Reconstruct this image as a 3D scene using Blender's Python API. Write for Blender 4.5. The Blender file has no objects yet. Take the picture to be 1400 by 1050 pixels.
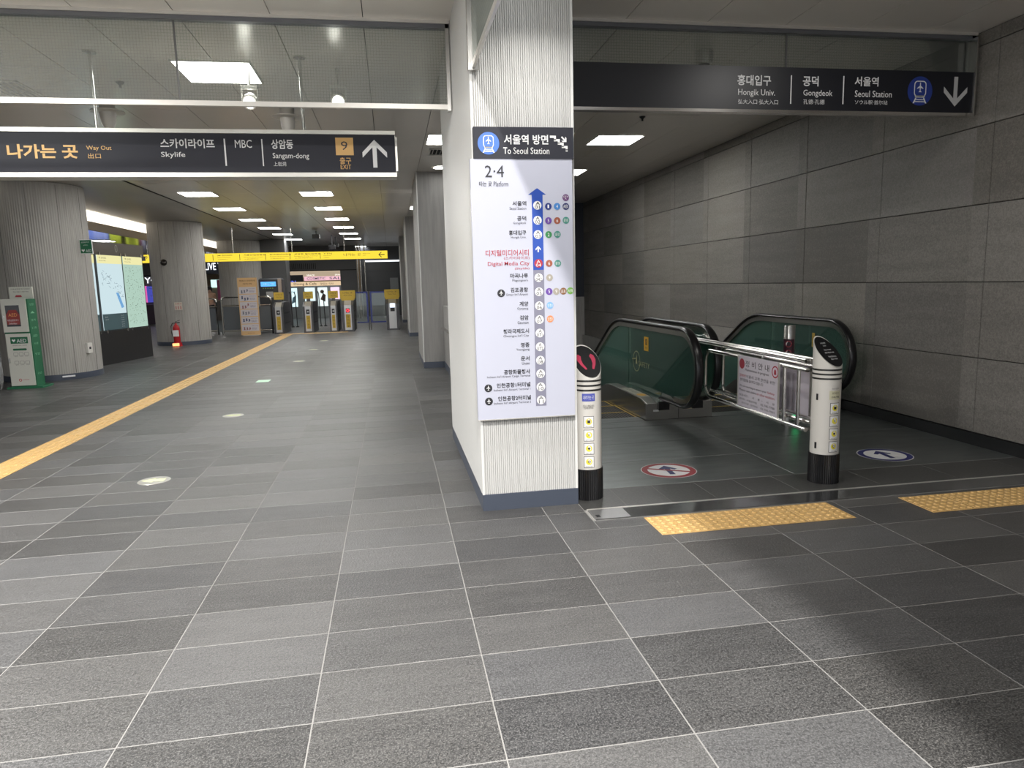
import bpy, math, random
from mathutils import Vector, Matrix
random.seed(7)
S = bpy.context.scene
COL = S.collection

# ---------------------------------------------------------------- camera
CAM_H = 1.4182
yaw, pitch, roll = 0.1669, 0.1445, -0.0258
fw = Vector((math.sin(yaw)*math.cos(pitch), math.cos(yaw)*math.cos(pitch), -math.sin(pitch)))
rt = Vector((math.cos(yaw), -math.sin(yaw), 0)); up = rt.cross(fw)
rt2 = math.cos(roll)*rt + math.sin(roll)*up
up2 = -math.sin(roll)*rt + math.cos(roll)*up
cd = bpy.data.cameras.new('camera'); cam = bpy.data.objects.new('camera', cd); COL.objects.link(cam)
cd.sensor_width = 36; cd.lens = 36*953.15/1400; cd.clip_end = 200
m = Matrix((rt2, up2, -fw)).transposed().to_4x4(); m.translation = Vector((0, 0, CAM_H))
cam.matrix_world = m; S.camera = cam

# ---------------------------------------------------------------- world, exposure, lamps outside the frame
w = bpy.data.worlds.new('world'); S.world = w; w.use_nodes = True
w.node_tree.nodes['Background'].inputs[0].default_value = (0.80, 0.82, 0.86, 1)
w.node_tree.nodes['Background'].inputs[1].default_value = 0.52
S.view_settings.view_transform = 'Standard'; S.view_settings.look = 'None'
S.cycles.transparent_max_bounces = 40; S.cycles.max_bounces = 10; S.cycles.diffuse_bounces = 5; S.cycles.sample_clamp_indirect = 6
S.view_settings.exposure = 1.4; S.view_settings.gamma = 1.0; S.view_settings.use_curve_mapping = False
PANEL_LIGHT = 11.0
CEIL = 3.27

def area(name, loc, size, power, color=(1, .97, .93), rot=(0, 0, 0), shape='DISK', size_y=None, spread=None):
    l = bpy.data.lights.new(name, 'AREA'); l.shape = shape; l.size = size; l.energy = power; l.color = color
    if size_y: l.size_y = size_y
    if spread: l.spread = spread
    o = bpy.data.objects.new(name, l); COL.objects.link(o); o.location = loc; o.rotation_euler = rot
    return o
area('downlight_lamp', (.25, 1.0, 3.235), .05, 76)
area('downlight_lamp', (.25, -1.2, 3.235), .05, 70)
area('downlight_lamp', (.86, 3.55, 3.235), .12, 5.5, spread=math.radians(120))
area('downlight_lamp', (3.04, 3.85, 3.235), .30, 5)
area('downlight_lamp', (3.04, -.2, 3.235), .30, 2)  # unseen fill lamp, added to lift the dark right side
for yy in (3.9, 1.2, -1.5):
    area('panel_lamp', (-3.58, yy, 3.23), .56, 105, (1, .98, .95), shape='SQUARE')

# ---------------------------------------------------------------- materials
MATS = {}
def nd(nt, t, **kw):
    n = nt.nodes.new(t)
    for k, v in kw.items(): setattr(n, k, v)
    return n
def mat(name, col, rough=.5, metal=0., spec=.5, var=None, bump=None, emit=0., coat=0.):
    """plain procedural material: base colour with noise variation, optional bump"""
    if name in MATS: return MATS[name]
    m = bpy.data.materials.new(name); m.use_nodes = True; MATS[name] = m
    nt = m.node_tree; b = nt.nodes['Principled BSDF']
    b.inputs['Base Color'].default_value = (*col, 1); b.inputs['Roughness'].default_value = rough
    b.inputs['Metallic'].default_value = metal; b.inputs['Specular IOR Level'].default_value = spec
    b.inputs['Coat Weight'].default_value = coat
    if emit:
        b.inputs['Emission Color'].default_value = (*col, 1); b.inputs['Emission Strength'].default_value = emit
    if var or bump:
        g = nd(nt, 'ShaderNodeNewGeometry')
    if var:
        sc, amt, stretch = var
        mp = nd(nt, 'ShaderNodeMapping'); mp.inputs['Scale'].default_value = stretch
        n = nd(nt, 'ShaderNodeTexNoise'); n.inputs['Scale'].default_value = sc; n.inputs['Detail'].default_value = 4
        nt.links.new(g.outputs['Position'], mp.inputs[0]); nt.links.new(mp.outputs[0], n.inputs['Vector'])
        r = nd(nt, 'ShaderNodeMapRange'); r.inputs[1].default_value = .3; r.inputs[2].default_value = .7
        r.inputs[3].default_value = 1-amt; r.inputs[4].default_value = 1+amt
        nt.links.new(n.outputs[0], r.inputs[0])
        mx = nd(nt, 'ShaderNodeVectorMath', operation='SCALE'); mx.inputs[0].default_value = col
        nt.links.new(r.outputs[0], mx.inputs['Scale']); nt.links.new(mx.outputs[0], b.inputs['Base Color'])
    if bump:
        sc, st, stretch = bump
        mp2 = nd(nt, 'ShaderNodeMapping'); mp2.inputs['Scale'].default_value = stretch
        n2 = nd(nt, 'ShaderNodeTexNoise'); n2.inputs['Scale'].default_value = sc; n2.inputs['Detail'].default_value = 3
        bp = nd(nt, 'ShaderNodeBump'); bp.inputs['Strength'].default_value = st; bp.inputs['Distance'].default_value = .004
        nt.links.new(g.outputs['Position'], mp2.inputs[0]); nt.links.new(mp2.outputs[0], n2.inputs['Vector'])
        nt.links.new(n2.outputs[0], bp.inputs['Height']); nt.links.new(bp.outputs[0], b.inputs['Normal'])
    return m
ONE = (1, 1, 1)
def glow(name, col, strength):
    if name in MATS: return MATS[name]
    m = bpy.data.materials.new(name); m.use_nodes = True; MATS[name] = m
    nt = m.node_tree; nt.nodes.remove(nt.nodes['Principled BSDF'])
    e = nd(nt, 'ShaderNodeEmission'); e.inputs[0].default_value = (*col, 1); e.inputs[1].default_value = strength
    nt.links.new(e.outputs[0], nt.nodes['Material Output'].inputs[0])
    return m

def cellmat(name, c0, c1, x0, dx, y0, dy, axes='xy', rough=.37, grain=80, streak=(2, 9, 2), bumps=1.0, speck=.55, spec=.5, rot=None, cellamt=.44, fleck=.75):
    """stone whose tone differs from tile to tile, with grain and streaks"""
    m = bpy.data.materials.new(name); m.use_nodes = True; MATS[name] = m
    nt = m.node_tree; b = nt.nodes['Principled BSDF']; L = nt.links.new
    g = nd(nt, 'ShaderNodeNewGeometry'); sp = nd(nt, 'ShaderNodeSeparateXYZ'); L(g.outputs['Position'], sp.inputs[0])
    A = sp.outputs['XYZ'.index(axes[0].upper())]; B = sp.outputs['XYZ'.index(axes[1].upper())]
    def cell(s, o, d):
        a = nd(nt, 'ShaderNodeMath', operation='SUBTRACT'); L(s, a.inputs[0]); a.inputs[1].default_value = o
        c = nd(nt, 'ShaderNodeMath', operation='DIVIDE'); L(a.outputs[0], c.inputs[0]); c.inputs[1].default_value = d
        f = nd(nt, 'ShaderNodeMath', operation='FLOOR'); L(c.outputs[0], f.inputs[0]); return f.outputs[0]
    cb = nd(nt, 'ShaderNodeCombineXYZ'); L(cell(A, x0, dx), cb.inputs[0]); L(cell(B, y0, dy), cb.inputs[1])
    wn = nd(nt, 'ShaderNodeTexWhiteNoise', noise_dimensions='3D'); L(cb.outputs[0], wn.inputs['Vector'])
    # offset the grain per tile
    ad = nd(nt, 'ShaderNodeVectorMath', operation='MULTIPLY_ADD'); L(cb.outputs[0], ad.inputs[0])
    ad.inputs[1].default_value = (7.3, 3.1, 1.7); L(g.outputs['Position'], ad.inputs[2])
    mp = nd(nt, 'ShaderNodeMapping'); mp.inputs['Scale'].default_value = streak
    if rot: mp.inputs['Rotation'].default_value = rot
    L(ad.outputs[0], mp.inputs[0])
    n1 = nd(nt, 'ShaderNodeTexNoise'); n1.inputs['Scale'].default_value = 1.6; n1.inputs['Detail'].default_value = 6; n1.inputs['Roughness'].default_value = .65
    L(mp.outputs[0], n1.inputs['Vector'])
    n2 = nd(nt, 'ShaderNodeTexNoise'); n2.inputs['Scale'].default_value = grain; n2.inputs['Detail'].default_value = 4
    n2.inputs['Roughness'].default_value = .7; L(ad.outputs[0], n2.inputs['Vector'])
    nc = nd(nt, 'ShaderNodeMapRange'); nc.inputs[1].default_value = .35; nc.inputs[2].default_value = .65; L(n2.outputs[0], nc.inputs[0])
    def mix(a, ka, b_, kb, c, kc):
        x = nd(nt, 'ShaderNodeMath', operation='MULTIPLY'); L(a, x.inputs[0]); x.inputs[1].default_value = ka
        y = nd(nt, 'ShaderNodeMath', operation='MULTIPLY_ADD'); L(b_, y.inputs[0]); y.inputs[1].default_value = kb; L(x.outputs[0], y.inputs[2])
        z = nd(nt, 'ShaderNodeMath', operation='MULTIPLY_ADD'); L(c, z.inputs[0]); z.inputs[1].default_value = kc; L(y.outputs[0], z.inputs[2])
        return z.outputs[0]
    n3 = nd(nt, 'ShaderNodeTexNoise'); n3.inputs['Scale'].default_value = grain*2.2; n3.inputs['Detail'].default_value = 2; L(ad.outputs[0], n3.inputs['Vector'])
    fl = nd(nt, 'ShaderNodeMapRange'); fl.inputs[1].default_value = .50; fl.inputs[2].default_value = .66; L(n3.outputs[0], fl.inputs[0])
    f0 = mix(wn.outputs['Value'], cellamt, n1.outputs[0], .52, nc.outputs[0], speck)
    fa = nd(nt, 'ShaderNodeMath', operation='MULTIPLY_ADD'); L(fl.outputs[0], fa.inputs[0]); fa.inputs[1].default_value = fleck; L(f0, fa.inputs[2])
    f = fa.outputs[0]
    mr = nd(nt, 'ShaderNodeMapRange'); mr.inputs[1].default_value = .44; mr.inputs[2].default_value = 1.42; L(f, mr.inputs[0])
    mx = nd(nt, 'ShaderNodeMix', data_type='RGBA'); L(mr.outputs[0], mx.inputs[0])
    mx.inputs[6].default_value = (*c0, 1); mx.inputs[7].default_value = (*c1, 1)
    # warm / cool shift per tile
    hs = nd(nt, 'ShaderNodeMix', data_type='RGBA', blend_type='MULTIPLY'); hs.inputs[0].default_value = 1
    tint = nd(nt, 'ShaderNodeMix', data_type='RGBA'); L(wn.outputs['Color'], tint.inputs[0])
    tint.inputs[6].default_value = (1.02, 1.0, .97, 1); tint.inputs[7].default_value = (.985, .995, 1.03, 1)
    L(mx.outputs[2], hs.inputs[6]); L(tint.outputs[2], hs.inputs[7]); L(hs.outputs[2], b.inputs['Base Color'])
    rr = nd(nt, 'ShaderNodeMapRange'); rr.inputs[1].default_value = .3; rr.inputs[2].default_value = .7
    rr.inputs[3].default_value = rough-.08; rr.inputs[4].default_value = rough+.1; L(n2.outputs[0], rr.inputs[0]); L(rr.outputs[0], b.inputs['Roughness'])
    b.inputs['Specular IOR Level'].default_value = spec
    bp = nd(nt, 'ShaderNodeBump'); bp.inputs['Strength'].default_value = bumps; bp.inputs['Distance'].default_value = .003
    L(n2.outputs[0], bp.inputs['Height']); L(bp.outputs[0], b.inputs['Normal'])
    return m

FX0, FDX, FY0, FDY = -.3256, .6, 2.1966, .3049
M_TILE = cellmat('dark_granite_tile', (.020, .020, .0205), (.128, .127, .125), FX0, FDX, FY0, FDY)
M_GROUT = mat('grout', (.24, .235, .225), .9)
M_GRANITE = mat('black_granite', (.05, .05, .048), .4, var=(60, .35, ONE), bump=(80, .3, ONE))
M_STONE = cellmat('grey_wall_stone', (.13, .122, .110), (.375, .352, .318), .08, 1.247, .102, .6122, axes='yz', rough=.6, grain=70, streak=(1, .55, 5.5), rot=(math.radians(-48), 0, 0), bumps=.35, speck=.4, fleck=.16)
M_DARK = mat('joint_dark', (.012, .012, .012), .8)
M_BLACKSKIRT = mat('black_skirting', (.012, .012, .013), .3)
M_CEIL = mat('ceiling_metal', (.72, .685, .635), .24, metal=.1, spec=.6, var=(.7, .04, ONE))
M_SOFFIT = mat('soffit_paint', (.40, .38, .35), .33, var=(.8, .05, ONE))
M_CLAD = mat('fluted_cladding_white', (.60, .60, .585), .38, spec=.4)
M_CLADG = mat('fluted_cladding_grey', (.36, .35, .335), .5, var=(9, .12, (3, 3, .25)))
M_COLUMN = mat('column_cladding', (.36, .345, .32), .55, var=(9, .12, (3, 3, .22)))
M_NAVY = mat('blue_grey_skirting', (.058, .07, .098), .45)
M_STEEL = mat('stainless_steel', (.55, .54, .52), .25, metal=1.0, bump=(200, .06, (1, 1, .04)))
M_CHROME = mat('polished_chrome', (.78, .76, .73), .16, metal=1.0)
M_PLATE = mat('landing_steel', (.185, .20, .197), .34, metal=.75, var=(3, .18, (1, 4, 1)), bump=(160, .12, (4, 1, 1)))
M_THRESH = mat('threshold_steel', (.25, .255, .26), .16, metal=.9, var=(3, .2, ONE))
M_ALU = mat('aluminium_frame', (.62, .60, .56), .35, metal=.55)
M_FACE = mat('bollard_face', (.006, .006, .007), .45, spec=.25)
M_RUBBER = mat('black_rubber', (.010, .010, .011), .28)
M_BLACK = mat('black_paint', (.012, .012, .014), .4)
M_SIGN = mat('sign_charcoal', (.030, .031, .042), .6, spec=.3)
M_SIGN2 = mat('sign_black', (.006, .007, .012), .42, spec=.6)
M_WHITE = mat('white_print', (.80, .80, .80), .5)
M_BOARD = mat('board_white', (.50, .515, .61), .3)
M_ORANGE = mat('orange_print', (.72, .43, .15), .5)
M_INK = mat('dark_ink', (.02, .02, .025), .5)
M_YTACT = mat('tactile_yellow', (.58, .37, .14), .45, var=(40, .14, ONE))
M_OFFWHITE = mat('bollard_white', (.66, .64, .60), .3)
M_GREEN = mat('sign_green', (.010, .125, .055), .5)
M_LAMP = glow('panel_diffuser', (1, 1, .98), PANEL_LIGHT)
M_YSIGN = glow('yellow_lightbox', (.95, .72, .06), .42)
M_INK_Y = mat('ink_on_yellow', (.08, .06, .02), .5)
COLS = {'w': M_WHITE, 'o': M_ORANGE, 'd': mat('ink_charcoal', (.03, .03, .04), .5), 'k': M_INK, 'r': mat('red_print', (.42, .03, .05), .5)}

def glassmat(name, tint, gloss=.12, rough=.02, diff=None, wire=None):
    m = bpy.data.materials.new(name); m.use_nodes = True; MATS[name] = m
    nt = m.node_tree; L = nt.links.new; nt.nodes.remove(nt.nodes['Principled BSDF'])
    t = nd(nt, 'ShaderNodeBsdfTransparent'); t.inputs[0].default_value = (*tint, 1)
    gl = nd(nt, 'ShaderNodeBsdfGlossy'); gl.inputs['Roughness'].default_value = rough; gl.inputs[0].default_value = (.9, .95, .92, 1)
    fr = nd(nt, 'ShaderNodeFresnel'); fr.inputs[0].default_value = 1.5
    ad = nd(nt, 'ShaderNodeMath', operation='MULTIPLY_ADD'); L(fr.outputs[0], ad.inputs[0]); ad.inputs[1].default_value = 1; ad.inputs[2].default_value = gloss; ad.use_clamp = True
    mx = nd(nt, 'ShaderNodeMixShader'); L(ad.outputs[0], mx.inputs[0]); L(t.outputs[0], mx.inputs[1]); L(gl.outputs[0], mx.inputs[2])
    out = mx.outputs[0]
    if diff or wire:
        d = nd(nt, 'ShaderNodeBsdfDiffuse'); d.inputs[0].default_value = (*(diff[0] if diff else (.3, .3, .3)), 1)
        mx2 = nd(nt, 'ShaderNodeMixShader'); L(out, mx2.inputs[1]); L(d.outputs[0], mx2.inputs[2]); mx2.inputs[0].default_value = diff[1] if diff else 0
        if wire:
            axis, pitch_, wdt = wire
            g = nd(nt, 'ShaderNodeNewGeometry'); sp = nd(nt, 'ShaderNodeSeparateXYZ'); L(g.outputs['Position'], sp.inputs[0])
            res = []
            for a in (axis, 'Z'):
                q = nd(nt, 'ShaderNodeMath', operation='DIVIDE'); L(sp.outputs[a], q.inputs[0]); q.inputs[1].default_value = pitch_
                f = nd(nt, 'ShaderNodeMath', operation='FRACT'); L(q.outputs[0], f.inputs[0])
                c = nd(nt, 'ShaderNodeMath', operation='LESS_THAN'); L(f.outputs[0], c.inputs[0]); c.inputs[1].default_value = wdt/pitch_
                res.append(c.outputs[0])
            mxm = nd(nt, 'ShaderNodeMath', operation='MAXIMUM'); L(res[0], mxm.inputs[0]); L(res[1], mxm.inputs[1])
            k = nd(nt, 'ShaderNodeMath', operation='MULTIPLY_ADD'); L(mxm.outputs[0], k.inputs[0]); k.inputs[1].default_value = .26
            k.inputs[2].default_value = diff[1] if diff else 0
            L(k.outputs[0], mx2.inputs[0])
        out = mx2.outputs[0]
    L(out, nt.nodes['Material Output'].inputs[0])
    return m
M_WIREGLASS = glassmat('wired_glass', (.90, .92, .90), .05, .04, ((.24, .24, .23), .12), ('X', .020, .0018))
M_BLOCKGLASS = glassmat('light_blocking_wired_glass', (.75, .8, .78), .03, .1, ((.24, .26, .24), .72), ('Y', .025, .002))  # diffuse share added so this pane blocks the downlights and shades the floor
M_ESCGLASS = glassmat('green_glass', (.72, .87, .80), .05, .02, ((.17, .31, .27), .17))
M_CLEAR = glassmat('clear_glass', (.86, .9, .9), .03, .02)

# ---------------------------------------------------------------- mesh helpers
ROOT = {}
class MB:
    def __init__(s): s.v = []; s.f = []
    def add(s, vs, fs):
        o = len(s.v); s.v += [tuple(v) for v in vs]; s.f += [tuple(i+o for i in f) for f in fs]; return s
    def box(s, x0, x1, y0, y1, z0, z1):
        v = [(x, y, z) for x in (x0, x1) for y in (y0, y1) for z in (z0, z1)]
        return s.add(v, [(0, 1, 3, 2), (4, 6, 7, 5), (0, 4, 5, 1), (2, 3, 7, 6), (0, 2, 6, 4), (1, 5, 7, 3)])
    def bev(s, x0, x1, y0, y1, z0, z1, b=.004):
        """box with a chamfered top edge"""
        v = [(x0, y0, z0), (x1, y0, z0), (x1, y1, z0), (x0, y1, z0), (x0, y0, z1-b), (x1, y0, z1-b), (x1, y1, z1-b), (x0, y1, z1-b),
             (x0+b, y0+b, z1), (x1-b, y0+b, z1), (x1-b, y1-b, z1), (x0+b, y1-b, z1)]
        f = [(8, 9, 10, 11)]
        for i in range(4):
            j = (i+1) % 4; f += [(i, j, j+4, i+4), (i+4, j+4, j+8, i+8)]
        return s.add(v, f)
    def obox(s, c, ux, uy, uz):
        c, ux, uy, uz = map(Vector, (c, ux, uy, uz))
        v = [c+a*ux+b*uy+d*uz for a in (-1, 1) for b in (-1, 1) for d in (-1, 1)]
        return s.add(v, [(0, 1, 3, 2), (4, 6, 7, 5), (0, 4, 5, 1), (2, 3, 7, 6), (0, 2, 6, 4), (1, 5, 7, 3)])
    def quad(s, a, b, c, d): return s.add([a, b, c, d], [(0, 1, 2, 3)])
    def tube(s, path, r, n=10, cap=True, closed=False):
        P = [Vector(p) for p in path]; rings = []; N = len(P)
        up0 = None
        for i, p in enumerate(P):
            if closed: t = (P[(i+1) % N]-P[i-1])
            else: t = (P[min(i+1, N-1)]-P[max(i-1, 0)])
            t.normalize()
            if up0 is None:
                up0 = Vector((0, 0, 1)) if abs(t.z) < .9 else Vector((1, 0, 0))
            a = t.cross(up0)
            if a.length < 1e-4: a = t.cross(Vector((1, .1, 0)))
            a.normalize(); b_ = t.cross(a); up0 = -b_ if False else up0
            rr = r[i] if isinstance(r, (list, tuple)) else r
            rings.append([p+rr*(math.cos(2*math.pi*k/n)*a+math.sin(2*math.pi*k/n)*b_) for k in range(n)])
            up0 = b_.copy() if abs(t.dot(up0)) > .95 else up0
        o = [v for g in rings for v in g]; f = []
        for i in range(N if closed else N-1):
            j = (i+1) % N
            for k in range(n):
                l = (k+1) % n; f.append((i*n+k, i*n+l, j*n+l, j*n+k))
        if cap and not closed: f += [tuple(range(n))[::-1], tuple((N-1)*n+k for k in range(n))]
        return s.add(o, f)
    def cyl(s, x, y, z0, z1, r0, r1=None, n=24): return s.lathe(x, y, [(0, z0), (r0, z0), (r1 if r1 is not None else r0, z1), (0, z1)], n)
    def lathe(s, x, y, prof, n=24):
        o = []; f = []
        for r, z in prof:
            for k in range(n):
                a = 2*math.pi*k/n; o.append((x+r*math.cos(a), y+r*math.sin(a), z))
        for i in range(len(prof)-1):
            for k in range(n):
                l = (k+1) % n; f.append((i*n+k, i*n+l, (i+1)*n+l, (i+1)*n+k))
        return s.add(o, f)
    def sweep(s, path, sec, side, closed_path=False):
        """sec: 2-D points (across along side, out along the path's normal)"""
        P = [Vector(p) for p in path]; sd = Vector(side); n = len(sec); N = len(P); o = []; f = []
        for i, p in enumerate(P):
            t = (P[min(i+1, N-1)]-P[max(i-1, 0)]).normalized(); nn = t.cross(sd).normalized()
            o += [p+a*sd+b*nn for a, b in sec]
        for i in range(N-1):
            for k in range(n):
                l = (k+1) % n; f.append((i*n+k, i*n+l, (i+1)*n+l, (i+1)*n+k))
        f += [tuple(range(n))[::-1], tuple((N-1)*n+k for k in range(n))]
        return s.add(o, f)
    def prism(s, pts, P0, U, V, W):
        """2-D polygon pts on plane P0 + u U + v V, extruded by W"""
        P0, U, V, W = map(Vector, (P0, U, V, W)); n = len(pts)
        a = [P0+u*U+v*V for u, v in pts]; b_ = [p+W for p in a]
        return s.add(a+b_, [tuple(range(n)), tuple(range(2*n-1, n-1, -1))]+[(k, k+n, (k+1) % n+n, (k+1) % n) for k in range(n)])
    def poly(s, pts, P0, U, V):
        P0, U, V = map(Vector, (P0, U, V)); return s.add([P0+u*U+v*V for u, v in pts], [tuple(range(len(pts)))])
    def text(s, t, P0, U, V, w, h, fat=0.):
        """flat lettering filling w x h with its lower left corner at P0"""
        vs, fs = glyphs(t, fat); P0, U, V = map(Vector, (P0, U, V))
        if not vs: return s
        x0 = min(v[0] for v in vs); x1 = max(v[0] for v in vs); y0 = min(v[1] for v in vs); y1 = max(v[1] for v in vs)
        return s.add([P0+U*((a-x0)/(x1-x0)*w)+V*((b_-y0)/(y1-y0)*h) for a, b_ in vs], fs)
    def build(s, name, m=None, parent=None, smooth=False, stuff=False, label=None):
        me = bpy.data.meshes.new(name)
        r = parent
        while r is not None and r.parent is not None: r = r.parent
        o = Vector(ROOT.get(r.name, (0, 0, 0))) if r is not None else Vector((0, 0, 0))
        me.from_pydata([(v[0]-o.x, v[1]-o.y, v[2]-o.z) for v in s.v], [], s.f)
        if m: me.materials.append(m)
        if smooth:
            me.polygons.foreach_set('use_smooth', [True]*len(me.polygons))
            try: me.set_sharp_from_angle(angle=math.radians(40))
            except Exception: pass
        ob = bpy.data.objects.new(name, me); COL.objects.link(ob)
        if parent is not None: ob.parent = parent
        if stuff or any(q in name for q in ('lettering', 'print', 'numbers', 'symbols', 'instructions', 'map_lines', 'map_dots', 'row_text', 'title', 'pictogram', 'seams', 'icons', 'drawing')): ob['kind'] = 'stuff'
        if label: ob['label'] = label
        return ob
GC = {}
def glyphs(t, fat):
    if fat and all(ord(c_) < 0x250 for c_ in t): fat = .003
    k = (t, fat)
    if k not in GC:
        c = bpy.data.curves.new('t', 'FONT'); c.body = t; c.resolution_u = 2; c.offset = fat; c.align_x = 'CENTER'; c.space_line = .8
        o = bpy.data.objects.new('t', c); me = o.to_mesh()
        GC[k] = ([(v.co.x, v.co.y) for v in me.vertices], [tuple(p.vertices) for p in me.polygons])
        o.to_mesh_clear(); bpy.data.objects.remove(o); bpy.data.curves.remove(c)
    return GC[k]
def tag(o, label=None, cat=None, group=None, kind=None):
    for k, v in (('label', label), ('category', cat), ('group', group), ('kind', kind)):
        if v: o[k] = v
    return o
def thing(name, label, cat, loc=(0, 0, 0), group=None, kind=None):
    o = bpy.data.objects.new(name, None); COL.objects.link(o); o.location = loc; o.empty_display_size = .1
    ROOT[o.name] = loc
    return tag(o, label, cat, group, kind)
def dup(o, loc=None, label=None, rotz=None, parent=None):
    c = o.copy(); COL.objects.link(c)
    if parent is not None: c.parent = parent
    for ch in list(o.children): dup(ch, parent=c)
    if loc is not None: c.location = loc
    if rotz is not None: c.rotation_euler.z = rotz
    if label: c['label'] = label
    return c
def circ(u, v, r, n=24, ry=None): return [(u+r*math.cos(2*math.pi*k/n), v+(ry or r)*math.sin(2*math.pi*k/n)) for k in range(n)]
X, Y_, Z = (1, 0, 0), (0, 1, 0), (0, 0, 1)

# sign layouts: (what, x0, x1, z0, z1, colour, weight) in metres on each sign's face
LEFT_SIGN_TEXT=[
    ('나가는 곳', -2.832, -2.3348, 2.4542, 2.5598, 'o', 0.03),
    ('Way Out', -2.2726, -2.0915, 2.5105, 2.5516, 'o', 0.01),
    ('出口', -2.2654, -2.1736, 2.4555, 2.4939, 'o', 0),
    ('스카이라이프', -1.7317, -1.327, 2.5364, 2.6088, 'w', 0.02),
    ('Skylife', -1.7333, -1.5542, 2.4577, 2.5079, 'w', 0.01),
    ('MBC', -1.1731, -1.0434, 2.5417, 2.6038, 'w', 0),
    ('상암동', -0.8943, -0.7236, 2.535, 2.609, 'w', 0.02),
    ('Sangam-dong', -0.8887, -0.6036, 2.4495, 2.504, 'w', 0),
    ('上岩洞', -0.8855, -0.7886, 2.4006, 2.4349, 'w', 0),
    ('9', -0.3457, -0.293, 2.5292, 2.5985, 'd', 0),
    ('출구', -0.3615, -0.2705, 2.419, 2.4713, 'o', 0.01),
    ('EXIT', -0.3574, -0.2733, 2.3783, 2.4132, 'o', 0),
]
LEFT_SIGN_SHAPES=[
    ('bar', -1.2606, -1.2412, 2.4026, 2.6111),
    ('bar', -0.9736, -0.9567, 2.4014, 2.6106),
    ('square', -0.3887, -0.2464, 2.4887, 2.6274),
    ('arrow', -0.1759, 0.0232, 2.3903, 2.612),
    ('panel', -3.8552, 0.0955, 2.3483, 2.6517),
    ('frame', -3.8554, 0.0955, 2.315, 2.6817),
]
RIGHT_SIGN_TEXT=[
    ('홍대입구', 2.6013, 2.8705, 2.8211, 2.896, 'w', 0.02),
    ('Hongik Univ.', 2.6092, 2.9059, 2.7385, 2.7956, 'w', 0.01),
    ('弘大入口·弘大入口', 2.6106, 2.9316, 2.6892, 2.7231, 'w', 0),
    ('공덕', 3.1296, 3.259, 2.8251, 2.8984, 'w', 0.02),
    ('Gongdeok', 3.136, 3.3784, 2.7445, 2.7999, 'w', 0.01),
    ('孔德·孔德', 3.1382, 3.3139, 2.6964, 2.7308, 'w', 0),
    ('서울역', 3.5612, 3.7626, 2.8343, 2.9034, 'w', 0.02),
    ('Seoul Station', 3.5658, 3.8806, 2.7553, 2.8034, 'w', 0.01),
    ('ソウル駅·首尔站', 3.5688, 3.8465, 2.7014, 2.7335, 'w', 0),
]
RIGHT_SIGN_SHAPES=[
    ('bar', 3.027, 3.0419, 2.696, 2.9),
    ('bar', 3.4598, 3.4751, 2.7003, 2.9043),
    ('logo', 4.012, 4.2354, 2.6999, 2.9161),
    ('arrow', 4.3324, 4.5405, 2.6992, 2.9202),
    ('panel', 1.4104, 4.585, 2.6496, 2.9466),
]
HEADER_TEXT=[
    ('서울역 방면', 0.6891, 0.9521, 2.2133, 2.2687, 'w', 0.02),
    ('To Seoul Station', 0.6831, 0.9575, 2.1597, 2.1968, 'w', 0.01),
]
HEADER_SHAPES=[
    ('panel', 0.5114, 1.1042, 2.1328, 2.3114),
    ('logo', 0.5346, 0.6606, 2.1546, 2.2829),
    ('stairs', 0.9626, 1.0686, 2.1752, 2.2642),
    ('small', 1.0247, 1.0689, 2.221, 2.2583),
]
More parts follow.
